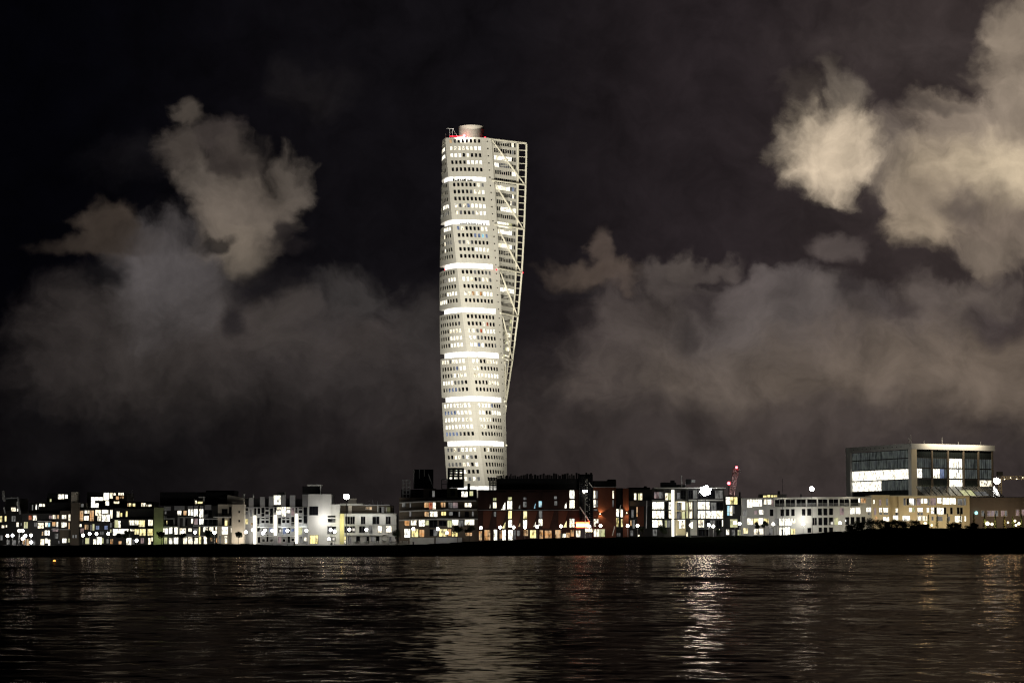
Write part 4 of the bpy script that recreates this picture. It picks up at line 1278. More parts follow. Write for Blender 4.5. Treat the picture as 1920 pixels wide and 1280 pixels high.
# loggias: flat dark panes stand for the niches' shade, plus posts and rails
for x0, x1 in ((1453, 1470.5), (1473.3, 1490.5), (1493.3, 1510.5), (1513.3, 1531.3), (1534, 1551.3), (1554, 1571.5), (1574.3, 1592), (1594.6, 1609)):
    ym = 936.2 - (x0 - 1453) / 180 * 1.6
    b.win(f'{x0} {ym} {x1} {ym + 13} d', dy=0, name='loggia', mull=2.6)
b.win('1609.6 933.6 1613.3 941.5 W; 1614 933.6 1623.5 942.5 o')
for i in range(9):
    x = 1452 + i * 20.2
    b.box('pillar', 'white_frame', x - .9, 935.2 - i * .2, x + .9, 949.5 - i * .2, dy=-.6, depth=.59)
b.poly('ledge', 'pale_concrete', [(1450, 951.3), (1450, 950), (1612, 948.2), (1612, 949.5)], dy=-.65, depth=.64)
m = MB()
p0, p1 = W(1453, 944, b.Y - .62), W(1609, 942.5, b.Y - .62)
for k in range(3):
    m.tube(p0 - Vector((0, 0, .3 * k)), p1 - Vector((0, 0, .3 * k)), .035, 'grey_metal', n=5)
m.build('railing', b.o)
b.bar('downpipe', 'grey_metal', (1456.7, 951), (1456.7, 1003), .08, dy=-.15)
# --- cream corner tower and cream house
b = Bld('corner_house', 'cream yellow corner house lit brightly from below, joining the long white house', 'house', 1651, 699)
b.box('wall', 'cream_render', 1634.8, 928.5, 1668, 1006, ground=True)
b.box('parapet', 'cream_render', 1634.5, 927.5, 1668.2, 928.3, dy=-.2)
b.win('1637.3 937 1639.8 944 W; 1648.5 936 1652.5 947 p; 1661.5 934 1664.8 947.5 g; 1648.5 951.5 1653.5 959.5 W; 1656 951.5 1665 959.5 W; 1649 960.5 1653.3 964.5 g; 1657 960.5 1665 964.5 g; 1656 969 1667 977 W; 1639 952 1643 965 p; 1641 968 1645 980 o', frame='cream_render')
b = Bld('cream_house', 'cream three storey house with many narrow windows, below the sloped glass roof', 'apartment building', 1745, 699.5)
b.frame = 'white_frame'
b.box('wall', 'cream_render', 1685.5, 930, 1818.3, 1006, ground=True)
b.box('side_wall', 'cream_render', 1668.3, 929.5, 1685.3, 1006, dy=1.8, ground=True)
b.box('parapet', 'white_frame', 1668.3, 928.3, 1819, 929.8, dy=-.3)
b.win('1679 952.5 1683.5 960 w; 1679 961 1683.5 965 g; 1674.5 966 1685 974.5 W', dy=1.8)
b.win('1694.2 933.5 1698 946.5 g; 1700 934 1704 946.5 d; 1705 934 1708 945 W; 1708.7 934 1713 946.5 W; 1713.5 935 1717 946.5 g; 1719.2 934 1726 946.5 p; 1726.7 934 1731 943 W; 1733 934.5 1738.5 943 W; 1739 934.5 1742.5 946.5 g; 1744.5 933.5 1755 946.5 p; 1757.5 933 1765 943 W; 1767.5 933 1773 945 W; 1773.7 933 1779.5 945 W; 1780.5 933.5 1792 945 W; 1795.5 934.5 1804.5 946.5 g; 1806.5 933.5 1811 946.5 g; 1704.5 951.5 1709.5 959 W; 1710 951.5 1715 959 e; 1720.5 951.5 1730 959 W; 1737.5 951.5 1742 960 w; 1745.5 951 1751 962.5 W; 1751.8 951 1756 963.5 d; 1757 951 1762.5 963.5 W; 1763 952 1769 964 W; 1769.8 951 1774 963.5 d; 1781.5 951 1786 963.5 d; 1794.2 951 1799 963.5 d; 1800.2 951 1805 963.5 d; 1692.5 966.5 1706 976 W; 1720.5 967 1729 975.5 w; 1730 967 1738 975.5 w; 1746.5 968 1750 975 g; 1757.5 968 1767 976 g; 1776.5 968 1781 976 g; 1790.5 967 1797 978.5 W; 1797.6 967 1803 978.5 W; 1808.5 967 1811.2 976.5 W; 1720.5 960.5 1724 965 g; 1726 960.5 1730 965 g')
# --- big office block on stilts behind, seen on its corner
oc = W(1711, 1000, 800.0); ol = W(1592, 1000, 838.0); orr = W(1864, 1000, 818.0)
off = thing('office_block', 'large glass office block seen on its corner behind the cream houses, pale roof band', 'office building', (oc.x, 800, GZ))
def oz(py): return W(1711, py, 800.0).z
def opt(face, s_, z, o=0.):
    e = ol if face == 'L' else orr
    d = Vector((e.x - oc.x, e.y - oc.y, 0)); L = d.length; d /= L
    nrm = Vector((-d.y, d.x, 0)) if face == 'L' else Vector((d.y, -d.x, 0))
    if nrm.y > 0: nrm = -nrm
    p = Vector((oc.x, oc.y, 0)) + d * (s_ * L) + nrm * o
    return Vector((p.x, p.y, z))
def oq(mb, face, s0, s1, za, zb, o, mat, th=.3):
    q = [opt(face, s0, za, o), opt(face, s1, za, o), opt(face, s1, zb, o), opt(face, s0, zb, o)]
    n_ = opt(face, s0, za, o - th) - q[0]
    mb.slab(q, n_, mat)
m = MB()
base = [opt('L', 0, 0), opt('L', 1, 0), opt('L', 1, 0) + (opt('R', 1, 0) - opt('R', 0, 0)), opt('R', 1, 0)]
m.slab([Vector((p.x, p.y, GZ)) for p in base], (0, 0, oz(842) - GZ), 'dark_cladding')
m.build('wall', off)
m = MB(); m.slab([Vector((p.x, p.y, oz(831.2) - .35)) for p in base], (0, 0, .3), 'tower_concrete'); m.build('roof', off)
for fc in 'LR':
    m = MB(); oq(m, fc, -.012, 1.012, oz(841.5), oz(831.2), .8, 'pale_concrete' if fc == 'L' else 'white_frame', .8); m.build('roof_band', off)
m = MB()
for i in range(12):
    s_ = .12 + i * .068
    oq(m, 'L', s_, s_ + .012, oz(837), oz(835.2), .815, 'dark_metal', .02)
m.build('roof_band_vents', off)
for s0, s1 in ((-.012, .022), (.935, 1.01)):
    m = MB(); oq(m, 'L', s0, s1, GZ, oz(841.6), .75, 'pale_concrete', .9); m.build('column', off)
m = MB(); oq(m, 'R', -.012, .05, GZ, oz(841.6), .76, 'cream_render', .9); m.build('column', off)
for s_ in (.245, .44, .63, .815, .99):
    m = MB(); oq(m, 'R', s_ - .009, s_ + .006, oz(916), oz(841.6), .5, 'brown_render', .5); m.build('column', off)
lrows = [(843, 857, 'dim'), (859, 876.5, 'dim'), (878.5, 897, 'lit'), (899, 917.5, 'half'), (918.5, 929, 'dark')]
for y0, y1, kind in lrows:
    if kind == 'lit': parts = [(.025, .93, PANE['W'])]
    elif kind == 'half': parts = [(.025, .46, 'dim_office'), (.465, .93, PANE['W'])]
    elif kind == 'dim': parts = [(.025, .93, 'dim_office')]
    else: parts = [(.025, .93, 'office_glass')]
    for s0, s1, mt in parts:
        m = MB(); oq(m, 'L', s0, s1, oz(y1), oz(y0), .05, mt, .04)
        w_ = m.build('window_band', off)
        m = MB(); n_ = int((s1 - s0) * 52)
        for i in range(n_ + 1):
            s_ = s0 + (s1 - s0) * i / n_
            oq(m, 'L', s_ - .0011, s_ + .0011, oz(y1), oz(y0), .10, 'dark_metal', .045)
        m.build('mullion', w_)
for i, (s0, s1) in enumerate(((.055, .23), (.255, .425), (.455, .615), (.645, .80), (.83, .985))):
    for j, (y0, y1) in enumerate(((843, 856.5), (858, 875.5), (878, 895), (898, 911))):
        mt = 'office_glass'
        if i == 2 and j > 0: mt = PANE['W']
        elif j == 2 and i < 2: mt = None
        elif j == 1 or (j == 2 and i > 2): mt = 'dim_office'
        elif j == 3 and i == 4: mt = PANE['w']
        pieces = [(s0, s1, mt)] if mt else ([(s0, s0 + .07, PANE['W']), (s0 + .072, s1, 'dim_office')] if i == 0 else [(s0, s0 + .085, PANE['W']), (s0 + .087, s1 - .03, PANE['b']), (s1 - .028, s1, 'dim_office')])
        for a_, c_, mm in pieces:
            m = MB(); oq(m, 'R', a_, c_, oz(y1), oz(y0), .05, mm, .04)
            w_ = m.build('window_band', off)
            m = MB(); n_ = max(1, int((c_ - a_) * 45))
            for k in range(n_ + 1):
                s_ = a_ + (c_ - a_) * k / n_
                oq(m, 'R', s_ - .0014, s_ + .0014, oz(y1), oz(y0), .10, 'dark_metal', .045)
            m.build('mullion', w_)
m = MB(); oq(m, 'R', .06, .985, oz(914), oz(912.2), .6, 'small_lamp', .3); m.build('ledge_light', off)
for s_, h in ((.04, 3.2), (.20, 1.3), (.42, 2.6), (.62, 1.2), (.9, 1.6)):
    p = opt('R', s_, oz(831.2), -2)
    m = MB(); m.tube(p, p + Vector((0, 0, h)), .07, 'grey_metal', n=6); m.build('antenna', off)
p = opt('L', .05, oz(832), -.5); m = MB(); m.tube(p, p + Vector((0, 0, 2.4)), .09, 'white_frame', n=6); m.build('antenna', off)
# --- sloped glass roof hall and brick hall
b = Bld('glass_hall', 'hall with a dark sloping glass roof in front of the office block', 'hall', 1800, 740)
b.box('wall', 'dark_cladding', 1735, 931.5, 1879, 1006, dy=4, ground=True, depth=20)
q = [W(1735, 931, 744), W(1882, 931, 744), W(1864, 911.5, 772), W(1718, 911.5, 772)]
m = MB(); m.slab(q, (0, 0, -.3), 'office_glass'); rf = m.build('roof', b.o)
m = MB()
for i in range(13):
    t = i / 12
    m.tube(q[0].lerp(q[1], t) + Vector((0, 0, .08)), q[3].lerp(q[2], t) + Vector((0, 0, .08)), .10, 'dark_metal', n=5)
m.build('glazing_frame', rf)
for i in (6, 7, 8, 9):
    a_, c_ = i / 12 + .008, (i + 1) / 12 - .008
    lo_ = .12; hi_ = .62 if i < 8 else .5
    def rp(t, v): return q[0].lerp(q[1], t).lerp(q[3].lerp(q[2], t), v) + Vector((0, 0, .03))
    m = MB(); m.face([rp(a_, lo_), rp(c_, lo_), rp(c_, hi_), rp(a_, hi_)], PANE['e' if i in (6, 7) else 'g']); m.build('roof_pane', rf)
b.bar('gutter', 'white_frame', (1735, 931.3), (1880, 931.5), .16, dy=3.6)
b = Bld('brick_hall', 'long low brown brick hall with a row of cream windows at the right edge', 'hall', 1872, 730)
b.box('wall', 'brown_render', 1818.8, 932.5, 1960, 1006, ground=True, depth=12)
b.box('roof_edge', 'dark_cladding', 1818.6, 931.3, 1960, 932.3, dy=-.3)
b.win('1840 957 1845 967 g; 1851 957 1857 967 p; 1858 957 1864 967 p; 1865 957 1871 967 g; 1877 957 1883 967 p; 1884 957 1888 967 g; 1905 955 1911 966 p; 1916 955 1922 966 p; 1930 955 1940 966 g', frame='beige_render')
m = MB(); m.ball(W(1830.5, 961, b.Y - .3), .55, 'cyan_lamp'); m.build('wall_lamp', b.o)
# local lights that wash these fronts; unseen, most at a visible bright patch
def wash(px, py, Y, watts, col=(1, .93, .8), size=.25, to=None, angle=150):
    p = W(px, py, Y)
    if to: spot(p, W(to[0], to[1], Y + 8), watts, angle, col, size, .8); return
    l = bpy.data.lights.new('point_light', 'POINT'); l.energy = watts; l.color = col; l.shadow_soft_size = size
    o = bpy.data.objects.new('point_light', l); COL.objects.link(o); o.location = p
wash(606, 974, 697.5, 900, (1, .97, .92))
wash(298, 1006, 699.5, 220, (.8, 1, .5))
wash(448, 1010, 696.5, 700, (1, .9, .74))
wash(641, 985, 697, 350, (1, 1, .6))
for x in (670, 692, 716):
    wash(x, 966, 698, 160, (1, .98, .90))
for x in (488, 530, 566):
    wash(x, 985, 701.5, 170, (.95, 1, 1))
wash(1507, 974, 696.5, 800, (1, .97, .86))
wash(1595, 975, 694, 420, (1, .95, .80))
for x in (1651, 1700, 1745, 1790):
    wash(x, 983, 692, 620, (1, .86, .56))
for x in (1470, 1530, 1590):
    wash(x, 931, 697.5, 110, (1, .92, .74))
l = bpy.data.lights.new('roof_band_fill', 'AREA'); l.shape = 'RECTANGLE'; l.size = 26; l.size_y = .3; l.energy = 2200; l.color = (1, .86, .62)  # unseen strip of light added to brighten the roof band
o = bpy.data.objects.new('roof_band_fill', l); COL.objects.link(o)
p = opt('R', .5, oz(822), 4.0); o.location = p
dx_ = (orr - oc).normalized(); dz_ = -(opt('R', .5, oz(836), .8) - p).normalized(); dy_ = dz_.cross(dx_).normalized(); dx_ = dy_.cross(dz_)
from mathutils import Matrix
o.rotation_euler = Matrix((dx_, dy_, dz_)).transposed().to_euler()
spot(W(1560, 920, 765), W(1640, 875, 822), 11000, 75, (1, .98, .9), .5, .8); spot(W(1690, 925, 768), W(1705, 870, 800), 3500, 80, (1, .97, .85), .5, .8)  # unseen spots added to brighten the office's left face and corner
wash(1846, 972, 722, 800, (1, .82, .62)); wash(1900, 972, 722, 800, (1, .82, .62))  # unseen lights added to brighten the brick hall
wash(1278, 950, 697, 200, (1, .95, .6)); wash(1278, 990, 697, 150, (1, .95, .6))

# ---------------------------------------------------------------- street lamps on the quay
ORD = ['first', 'second', 'third', 'fourth', 'fifth', 'sixth', 'seventh', 'eighth', 'ninth', 'tenth']
LAMPS = [
 ('the finned dark house', [(14, 1004), (23.5, 1003), (36, 994.5)]),
 ('the black stepped house', [(42.5, 994), (47.6, 1004), (58.3, 1003), (42.5, 1009), (58.6, 1016)]),
 ('the stacked glass storeys', [(155.5, 1003), (168, 1000), (181, 1000), (203, 1000), (256, 1013)]),
 ('the green-lit house', [(342.5, 997), (366, 997.6), (402, 998)]),
 ('the plain stair shaft', [(461, 997)]),
 ('the black and white grid house', [(474, 993), (493, 999), (497, 994), (510.5, 994), (539, 994), (574.5, 994)]),
 ('the plain white block', [(616.5, 1010), (620, 993), (627.5, 996)]),
 ('the low white terrace house', [(655, 992), (687, 992), (712, 991), (728, 992.5)]),
 ('the brown balcony house', [(775, 991), (821, 991), (838, 998.5)]),
 ('the long brick house', [(901.7, 989), (938, 988), (963, 988), (984, 988), (1007, 987), (1052, 986), (1105, 986)]),
 ('the brick corner house', [(1126, 985), (1177, 985)]),
 ('the black clad house', [(1195.5, 984.7)]),
 ('the bright glass house', [(1295, 984), (1329, 983.4), (1337.5, 986), (1348, 993.6)]),
 ('the slim cyan house', [(1378, 979.5), (1386.7, 981)]),
 ('the long white loggia house', [(1450, 982), (1481, 981), (1506, 982), (1575, 979.7)]),
]
def lamp_meshes():
    m = MB(); m.tube((0, 0, 0), (0, 0, 4.2), .085, 'grey_metal', r1=.06, n=8); m.tube((0, 0, 0), (0, 0, .5), .13, 'dark_metal', n=8)
    a = m.build('pole'); 
    m = MB(); m.tube((0, 0, 4.2), (0, 0, 4.34), .16, 'dark_metal', r1=.22, n=10); b_ = m.build('collar')
    m = MB(); m.ball((0, 0, 4.8), .44, 'globe_light', n=12, m=8); c_ = m.build('globe')
    return a, b_, c_
LM = lamp_meshes()
first = True
for phrase, pts in LAMPS:
    for i, (px, py) in enumerate(pts):
        Yl = 691.5 + (i % 3) * .9
        p = W(px, py, Yl)
        h = p.z - GZ
        k = h / 4.8
        lab = f'white globe street lamp in front of {phrase}' + ('' if len(pts) == 1 else f', {ORD[i]} from left')
        t = thing('street_lamp', lab, 'street lamp', (p.x, Yl, GZ), 'globe street lamps along the quay')
        for src in LM:
            o = src if first else src.copy()
            if not first: COL.objects.link(o)
            o.parent = t; o.location = (0, 0, 0)
            if src is LM[0]: o.scale = (1, 1, k)
            else: o.location.z = h - 4.8
            if 'globe' in o.name and i % 3 == 1:
                o.material_slots[0].link = 'OBJECT'; o.material_slots[0].material = MATS['cool_globe_light']
        first = False

# ---------------------------------------------------------------- tall masts with floodlights
def mast(label, px, py, pyg, Y, n, r_, mat, pole='dark_metal', pr=.16, zg=None):
    p = W(px, py, Y); zg = GZ if zg is None else zg
    t = thing('floodlight_mast', label, 'floodlight', (p.x, Y, zg))
    m = MB(); m.tube((p.x, Y, zg), (p.x, Y, p.z), pr, pole, r1=pr * .6); m.build('pole', t)
    m = MB(); m.tube((p.x - r_ * n * .35, Y + .1, p.z), (p.x + r_ * n * .35, Y + .1, p.z), .08, pole); m.build('crossbar', t)
    offs = [(0, 0)] + [(math.cos(a) * r_ * 1.72, math.sin(a) * r_ * 1.72) for a in [2 * math.pi * k / (n - 1) + .3 for k in range(n - 1)]]  # ring of extra heads gives the lamp the breadth of its glare
    if n == 3: offs = [(-r_ * 1.05, 0), (r_ * 1.05, 0), (0, r_ * 1.7)]
    if n == 2: offs = [(-r_ * 1.05, 0), (r_ * 1.05, 0)]
    for k_, (dx, dz) in enumerate(offs):
        c = Vector((p.x + dx, Y - .03 * (k_ % 3) - .02 * (k_ > 0), p.z + dz))
        m = MB(); m.tube(c + Vector((0, 0, 0)), c + Vector((0, .4, .12)), r_, 'dark_metal', r1=r_ * .6, n=14); hd = m.build('lamp_head', t)
        m = MB(); N = 14
        m.face([c + Vector((math.cos(2 * math.pi * i / N) * r_ * .95, -.02, math.sin(2 * math.pi * i / N) * r_ * .95)) for i in range(N)], mat)
        m.build('lens', hd)
    return t
mast('huge dazzling floodlight on a mast before the bright glass apartment house', 1322.5, 918, 1004, 690, 7, .68, 'flood_light')
mast('dazzling floodlight on a dark mast before the low white terrace house', 649.5, 930, 1021, 688, 7, .36, 'flood_light_small')
mast('tall slender lamp mast with bright double head before the long white loggia house', 1522, 915.5, 1000, 694, 7, .29, 'flood_light_small', pr=.10)
mast('small white spot lamp on a pale pole beside the glazed stair tower', 1097, 919.5, 990, 692, 2, .36, 'flood_light_small', pole='white_frame', pr=.16)
mast('bright floodlight at the right edge beside the office block', 1869, 900.5, 931, 780, 7, .46, 'flood_light_small', pole='cream_render', pr=.22)
wash(1322, 917, 694, 900, (1, .98, .95)); wash(649, 930, 692, 500, (1, .98, .95)); wash(1522, 912, 698, 900, (1, .97, .9)); wash(1869, 896, 786, 2500, (1, .9, .7)); wash(1097, 922, 694, 200)
# bare mast
p = W(1467, 897, 690)
t = thing('flag_mast', 'thin bare dark mast rising before the long white loggia house', 'mast', (p.x, 690, GZ))
m = MB(); m.tube((p.x, 690, GZ), (p.x, 690, p.z), .11, 'dark_metal', r1=.05); m.build('pole', t)
m = MB(); q = W(1467, 958, 690); m.box(q.x - .45, q.x + .45, 689.7, 690.3, q.z - .5, q.z + .5, 'dark_metal'); m.build('box', t)
m = MB(); q = W(1467, 992, 690); m.tube((q.x, 690, GZ), (q.x, 690, q.z), .2, 'dark_metal', r1=.12); m.build('base', t)

# ---------------------------------------------------------------- cranes far behind
def lattice(mb, a, b, w, mat, n, r_=.07, up=None):
    a, b = Vector(a), Vector(b)
    z = (b - a).normalized(); x = (up or Vector((0, 1, 0))).cross(z).normalized(); y = z.cross(x)
    cs = [(x + y) * w / 2, (x - y) * w / 2, (-x - y) * w / 2, (-x + y) * w / 2]
    for c in cs: mb.tube(a + c, b + c, r_ * 1.4, mat, n=5)
    for i in range(n):
        p, q = a.lerp(b, i / n), a.lerp(b, (i + 1) / n)
        for k in range(4):
            c, d = cs[k], cs[(k + 1) % 4]
            mb.tube(p + c, q + d, r_, mat, n=4); mb.tube(p + c, p + d, r_, mat, n=4)
Yk = 900.
a, c = W(1370.5, 934, Yk), W(1380.5, 878, Yk)
t = thing('crane', 'red and white lattice crane boom leaning up behind the slim house, red light on top', 'crane', (a.x, Yk, GZ))
m = MB(); lattice(m, a, c, 1.9, 'crane_steel', 12, .12); m.build('boom', t)
m = MB(); lattice(m, (a.x + .5, Yk + 2, GZ), (a.x + .5, Yk + 2, a.z + 1), 1.6, 'crane_steel', 9, .09); m.build('mast', t)
m = MB(); q = W(1388, 880.5, Yk); m.tube(c, q, .12, 'grey_metal'); m.tube(q, q - Vector((0, 0, 1.0)), .1, 'grey_metal'); m.build('boom_head', t)
m = MB(); m.ball(W(1381, 875.8, Yk), .5, 'red_beacon_bright'); m.build('warning_light', t)
m = MB(); q = W(1388, 936, Yk - 6); m.tube(q, q + Vector((0, .4, .3)), .3, 'dark_metal'); m.build('boom_fill_lamp', t)
spot(q, W(1377, 900, Yk), 22000, 70, (1, .93, .9), .3)  # unseen lamp added to brighten the boom
q = W(1366.5, 905.5, 890.)
t = thing('mast', 'thin mast with a red warning light left of the leaning crane boom', 'mast', (q.x, 890, GZ))
m = MB(); m.tube((q.x, 890, GZ), q - Vector((0, 0, .3)), .14, 'dark_metal'); m.build('pole', t)
m = MB(); m.ball(q, .62, 'red_beacon_bright'); m.build('warning_light', t)
Yk = 850.
a, c = W(1876, 895.8, Yk), W(2010, 893, Yk)
t = thing('tower_crane', 'crane with a long horizontal lattice jib strung with lamps at the right edge', 'crane', (W(1874.5, 930, Yk).x, Yk, GZ))
m = MB(); lattice(m, a, c, 1.1, 'cream_render', 22, .07, up=Vector((0, 0, 1))); m.build('jib', t)
m = MB(); q = W(1874.5, 895, Yk); lattice(m, (q.x, Yk, GZ), (q.x, Yk, q.z), 1.1, 'cream_render', 16, .08); m.build('mast', t)
m = MB(); m.box(q.x - 1, q.x + 1, Yk - 1, Yk + 1, q.z + .6, q.z + 2.2, 'dark_metal'); m.build('cab', t)
for i in range(9):
    q = a.lerp(c, .05 + i * .085) + Vector((0, -.8, -.5 + .5 * (i % 2)))
    m = MB(); m.ball(q, .16, 'small_lamp', n=8, m=5); m.build('jib_lamp', t)
wash(1885, 904, 842, 500, (1, .8, .5))

# ---------------------------------------------------------------- trees and shrubs
def leaf_cloud(mb, cx, cy, cz, rx, ry, rz, n, size, mat, rnd, lumps=7):
    cl = [(max(-.6, min(.6, rnd.gauss(0, .36))), max(-.6, min(.6, rnd.gauss(0, .36))), rnd.uniform(-.62, .6), rnd.uniform(.36, .55)) for _ in range(lumps)]
    for _ in range(n):
        lx, ly, lz, lr = rnd.choice(cl)
        d = Vector((rnd.gauss(0, 1), rnd.gauss(0, 1), rnd.gauss(0, 1))).normalized() * lr * rnd.random() ** .4
        p = Vector((cx + (lx + d.x) * rx, cy + (ly + d.y) * ry, cz + (lz + d.z) * rz))
        u = Vector((rnd.gauss(0, 1), rnd.gauss(0, 1), rnd.gauss(0, 1))).normalized(); v = u.orthogonal().normalized()
        s_ = size * rnd.uniform(.6, 1.3)
        mb.face([p - u * s_, p + v * s_ * .6, p + u * s_, p - v * s_ * .6], mat)
def tree(label, px, py, rpx, pyb=None, Y=695., mat='leaf', seed=1, cat='tree', group='young trees along the quay', conifer=False, zg=None):
    rnd = random.Random(seed); c = W(px, py, Y); r_ = rpx * Y / F; zg = GZ if zg is None else zg
    t = thing('conifer_tree' if conifer else 'young_tree', label, cat, (c.x, Y, zg), group)
    m = MB(); m.tube((c.x, Y, zg), (c.x + rnd.uniform(-.1, .1), Y, c.z), .11, 'bark', r1=.05, n=7)
    for _ in range(6):
        a = rnd.uniform(0, 6.28); z0 = zg + (c.z - zg) * rnd.uniform(.6, .95)
        m.tube((c.x, Y, z0), (c.x + math.cos(a) * r_ * .7, Y + math.sin(a) * r_ * .7, z0 + r_ * rnd.uniform(.2, .7)), .045, 'bark', r1=.015, n=5)
    m.build('trunk', t)
    m = MB()
    if conifer:
        H = c.z + r_ * 1.6 - zg
        for _ in range(420):
            h = rnd.random() ** .8; rr = r_ * (1.02 - h) * rnd.uniform(.5, 1.1); a = rnd.uniform(0, 6.28)
            p = Vector((c.x + math.cos(a) * rr, Y + math.sin(a) * rr, zg + .25 + H * h)); s_ = .22
            u = Vector((math.cos(a), math.sin(a), -.5)) * s_; v = Vector((-math.sin(a), math.cos(a), .2)) * s_ * .6
            m.face([p - u, p + v, p + u, p - v], mat)
    else:
        leaf_cloud(m, c.x, Y, c.z, r_ * 1.05, r_ * 1.0, r_ * 1.0, 900, .17, mat, rnd)
    m.build('crown', t)
    return t
TREES = [
 ('small dark round tree before the stacked glass storeys, left of two', 222, 1003, 6), ('small dark round tree before the stacked glass storeys, right of two', 237, 1000, 9),
 ('small dark tree beside the green-lit side wall', 303, 1002, 8), ('dark tree before the glazed green-lit house, middle of its front', 343, 1003, 6), ('dark tree right of centre before the glazed green-lit house', 389, 1000.5, 8.5),
 ('dark shaggy tree before the brightly lit stair shaft', 447, 1000, 8),
 ('bare looking tree at the right end of the low white terrace house', 742, 1000, 12),
 ('dark round tree before the brown balcony house, left of two', 858, 990, 10), ('dark round tree before the brown balcony house, right of two', 881, 992, 10),
 ('dark broad tree before the left bays of the glass apartment house', 1243, 992, 11), ('dark tree at the right end of the glass apartment house', 1348, 997, 8),
 ('pale leaved tree before the black clad house', 1204, 993, 5), ('dark tree before the left windows of the long white loggia house, left of two', 1418, 984.5, 6.5), ('dark tree before the left windows of the long white loggia house, right of two', 1433, 983.5, 8),
]
for i, (lab, px, py, rp) in enumerate(TREES):
    tree(lab, px, py, rp, seed=20 + i, Y=689.5 + (i % 2), mat='leaf_pale' if 'pale' in lab else 'leaf')
CON = [(1741, 975, 6), (1757, 976, 7), (1777, 974, 6), (1801, 971, 7), (1826, 974, 6), (1846, 976, 8), (1866, 975, 7), (1883, 978, 7), (1899, 979, 6), (1915, 977, 8)]
for i, (px, py, rp) in enumerate(CON):
    w_ = 'before the cream house' if px < 1818 else 'before the long brick hall'
    k = i if px < 1818 else i - 4
    tree(f'small bushy conifer {w_}, {ORD[k]} from left', px, py, rp, seed=60 + i, Y=688., mat='leaf_pale' if i % 3 == 1 else 'leaf', group='conifers at the right end of the quay', conifer=True, zg=3.2)
BUSH = [(1594, 990, 11, 7), (1612, 985, 12, 9), (1634, 982, 13, 11), (1655, 982, 12, 8), (1674, 980, 13, 9), (1695, 980, 13, 10), (1714, 983, 13, 8), (1731, 988, 11, 6), (1789, 985, 12, 6), (1821, 985, 13, 6)]
for i, (px, py, rx, ry) in enumerate(BUSH):
    Yb = 672.; c = W(px, py, Yb); k = Yb / F
    zc = W(px, interp(CREST, px) + .5, Yb).z
    t = thing('bush', f'dark bush on the crest of the bank below the cream houses, {ORD[i]} from left', 'bush', (c.x, Yb, zc - .4), 'bushes on the bank crest')
    rnd = random.Random(90 + i)
    m = MB()
    for _ in range(7):
        a = rnd.uniform(0, 6.28); m.tube((c.x, Yb, zc - .5), (c.x + math.cos(a) * rx * k * .6, Yb + math.sin(a) * .8, c.z - rnd.uniform(0, ry * k * .5)), .05, 'bark', r1=.02, n=5)
    m.build('stems', t)
    zt_ = W(px, py - ry, Yb).z; zb_ = zc - .4
    m = MB(); leaf_cloud(m, c.x, Yb, (zt_ + zb_) / 2, rx * k * 1.15, 1.6, (zt_ - zb_) / 2 * 1.1, 1700, .17, 'leaf', rnd, 12)
    leaf_cloud(m, c.x, Yb, zb_ + .2, rx * k * 1.35, 1.6, .7, 900, .17, 'leaf', rnd, 12); m.build('foliage', t)
# warm lamps among the conifers
for i, (px, py, r_, w_, lab) in enumerate(((1735, 981.5, .5, 300, 'low warm path lamp before the cream house, beside the bushes'), (1747, 984, .3, 260, 'low amber path lamp before the cream house'), (1851.5, 981, .6, 500, 'bright low lamp before the brick hall, left of a pair'), (1860, 982, .42, 300, 'low lamp before the brick hall, right of a pair'),
        (1890, 979, .3, 260, 'dim amber lamp among the conifers before the brick hall'), (1903, 976, .36, 120, 'uppermost of three small lamps at the right edge'), (1905, 984, .36, 120, 'lowest of three small lamps at the right edge'), (1910.5, 981, .42, 120, 'rightmost of three small lamps at the right edge'))):
    p = W(px, py, 686.)
    t = thing('path_lamp', lab, 'lamp', (p.x, 686, 3.0), 'warm path lamps')
    m = MB(); m.tube((p.x, 686, 3.0), (p.x, 686, p.z - r_), .06, 'dark_metal'); m.build('pole', t)
    m = MB(); m.ball(p, r_, 'small_lamp', n=10, m=7); m.build('globe', t)
    l = bpy.data.lights.new('point_light', 'POINT'); l.energy = w_ * 1.4; l.color = (1, .72, .36); l.shadow_soft_size = .3
    o = bpy.data.objects.new('point_light', l); COL.objects.link(o); o.location = p + Vector((.2, 1.2, .8))

# ---------------------------------------------------------------- quay edge, cafe, railings, buoy
m = MB()
a, c = W(541, 1022, 684).x, W(772, 1022, 684).x
m.slab([(a, 683.6, GZ + .02), (c, 683.6, GZ + .02), (c, 690.6, GZ + .36), (a, 690.6, GZ + .36)], (0, 0, -.5), 'paving')
structure(m.build('quay_pavement'))
def chair():
    m = MB()
    m.box(-.22, .22, -.22, .22, .43, .47, 'white_frame')
    for x in (-.2, .2):
        for y in (-.2, .2): m.box(x - .02, x + .02, y - .02, y + .02, 0, .43, 'white_frame')
    m.box(-.22, .22, .2, .24, .5, .9, 'white_frame')
    for x in (-.2, .2): m.box(x - .02, x + .02, .205, .235, .43, .5, 'white_frame')
    return m.build('cafe_chair')
ch0 = chair(); rc = random.Random(4)
for i in range(46):
    o = ch0 if i == 0 else ch0.copy()
    if i: COL.objects.link(o)
    px = 668 + i * 2.15 + rc.uniform(-.8, .8)
    Yc_ = rc.uniform(686.5, 692)
    o.location = ((px - 960) / F * Yc_, Yc_, GZ + .02 + .34 * min(1, (Yc_ - 683.6) / 7))
    o.rotation_euler = (0, 0, rc.uniform(0, 6.28)); o.scale = (1.15, 1.15, 1.15)
    tag(o, 'white cafe chair on the quay pavement before the low white terrace house', 'chair', 'cafe chairs before the terrace house')
p = W(721.5, 1008, 691)
m = MB(); N = 20
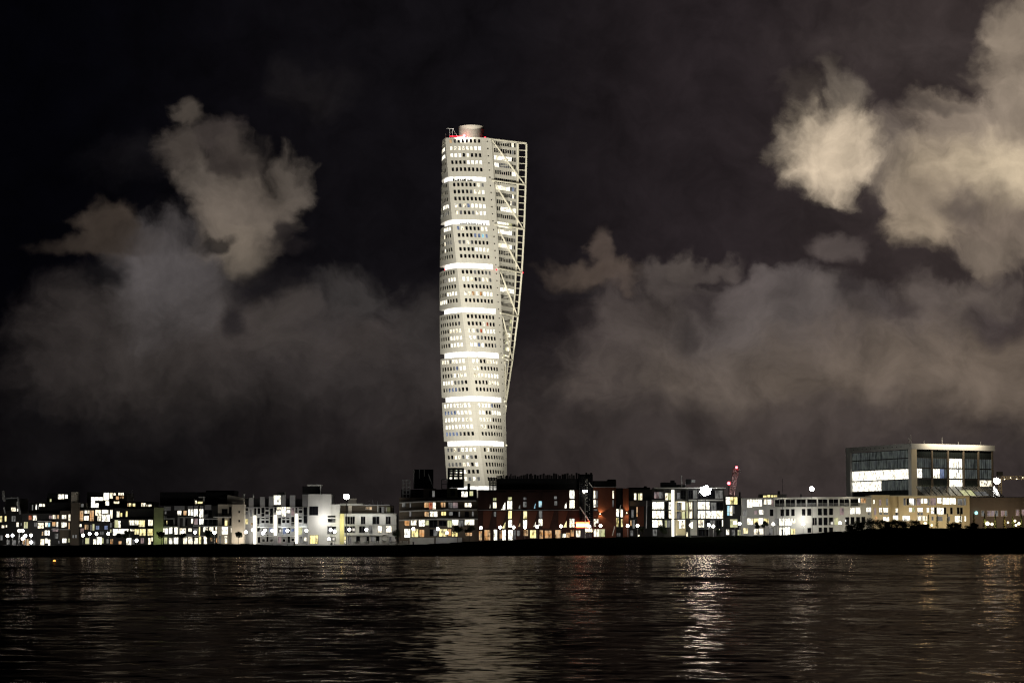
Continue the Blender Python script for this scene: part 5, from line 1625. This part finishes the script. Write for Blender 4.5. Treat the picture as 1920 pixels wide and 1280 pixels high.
for i in range(N):
    a, c = 2 * math.pi * i / N, 2 * math.pi * (i + 1) / N
    m.tube(p + Vector((math.cos(a), 0, math.sin(a))) * 1.0, p + Vector((math.cos(c), 0, math.sin(c))) * 1.0, .16, 'white_frame', n=7)
m.tube(p - Vector((0, 0, 1.0)), (p.x, 691, GZ), .12, 'white_frame')  # stem under the upright white ring
o = m.build('white_ring', None, (p.x, 691, GZ)); tag(o, 'upright white ring standing before the low white terrace house', 'hoop')
for px, h, lab in ((552, 1.15, 'dark stubby bollard at the foot of the right light strip house'), (622, 1.0, 'dark stubby bollard before the plain white block'), (775, 1.2, 'dark stubby bollard before the brown balcony house')):
    p = W(px, 1022, 685)
    m = MB(); m.tube((p.x, 685, GZ - .2), (p.x, 685, GZ + h - .2), .3, 'dark_metal', r1=.24, n=12); m.tube((p.x, 685, GZ + h - .2), (p.x, 685, GZ + h - .05), .34, 'dark_metal', n=12)
    o = m.build('bollard', None, (p.x, 685, GZ)); tag(o, lab, 'bollard', 'bollards on the quay edge')
def railing(x0, x1, Y, lab, mat='grey_metal', h=1.05, zg=GZ):
    a, c = (x0 - 960) / F * Y, (x1 - 960) / F * Y
    t = thing('railing', lab, 'railing', ((a + c) / 2, Y, zg))
    n = int((c - a) / 1.1)
    for i in range(n + 1):
        x = a + (c - a) * i / n
        m = MB(); m.box(x - .05, x + .05, Y - .05, Y + .05, zg - .1, zg + h, mat); m.build('post', t)
    for z in (.4, .72, 1.02):
        m = MB(); m.box(a, c, Y - .025, Y + .025, zg + z, zg + z + .05, mat); m.build('rail', t)
railing(490, 560, 686., 'pale slatted railing before the black and white grid house')
railing(1384, 1446, 688., 'grey railing before the left end of the long white loggia house', zg=3.0)
railing(640, 672, 687., 'pale railing before the yellow-lit side wall of the terrace house')
# parked bicycles or carts are too small to read; a slatted ramp leads down the bank at x 540
a, c = W(536, 1024, 680).x, W(561, 1024, 680).x
m = MB(); m.slab([(a, 676, 1.6), (c, 676, 2.0), (c, 683.4, 2.28), (a, 683.4, 2.28)], (0, 0, -.25), 'pale_concrete')
o = m.build('concrete_ramp', None, ((a + c) / 2, 680, 2)); tag(o, 'short pale concrete ramp running down the bank from the quay', 'ramp')
Yb = dist_at(1054.5); p = W(102, 1051.5, Yb)
t = thing('buoy', 'small floating buoy with an orange light on the dark water at left', 'buoy', (p.x, Yb, 0))
m = MB(); m.tube((p.x, Yb, -.3), (p.x, Yb, .25), .45, 'orange_paint', r1=.38, n=14); m.build('float', t)
m = MB(); m.tube((p.x, Yb, .25), (p.x, Yb, p.z - .1), .06, 'dark_metal'); m.build('mast', t)
m = MB(); m.ball(p, .27, 'buoy_light'); m.build('lamp', t)

for o in list(bpy.data.objects):
    if '_o' in o:
        del o['_o']
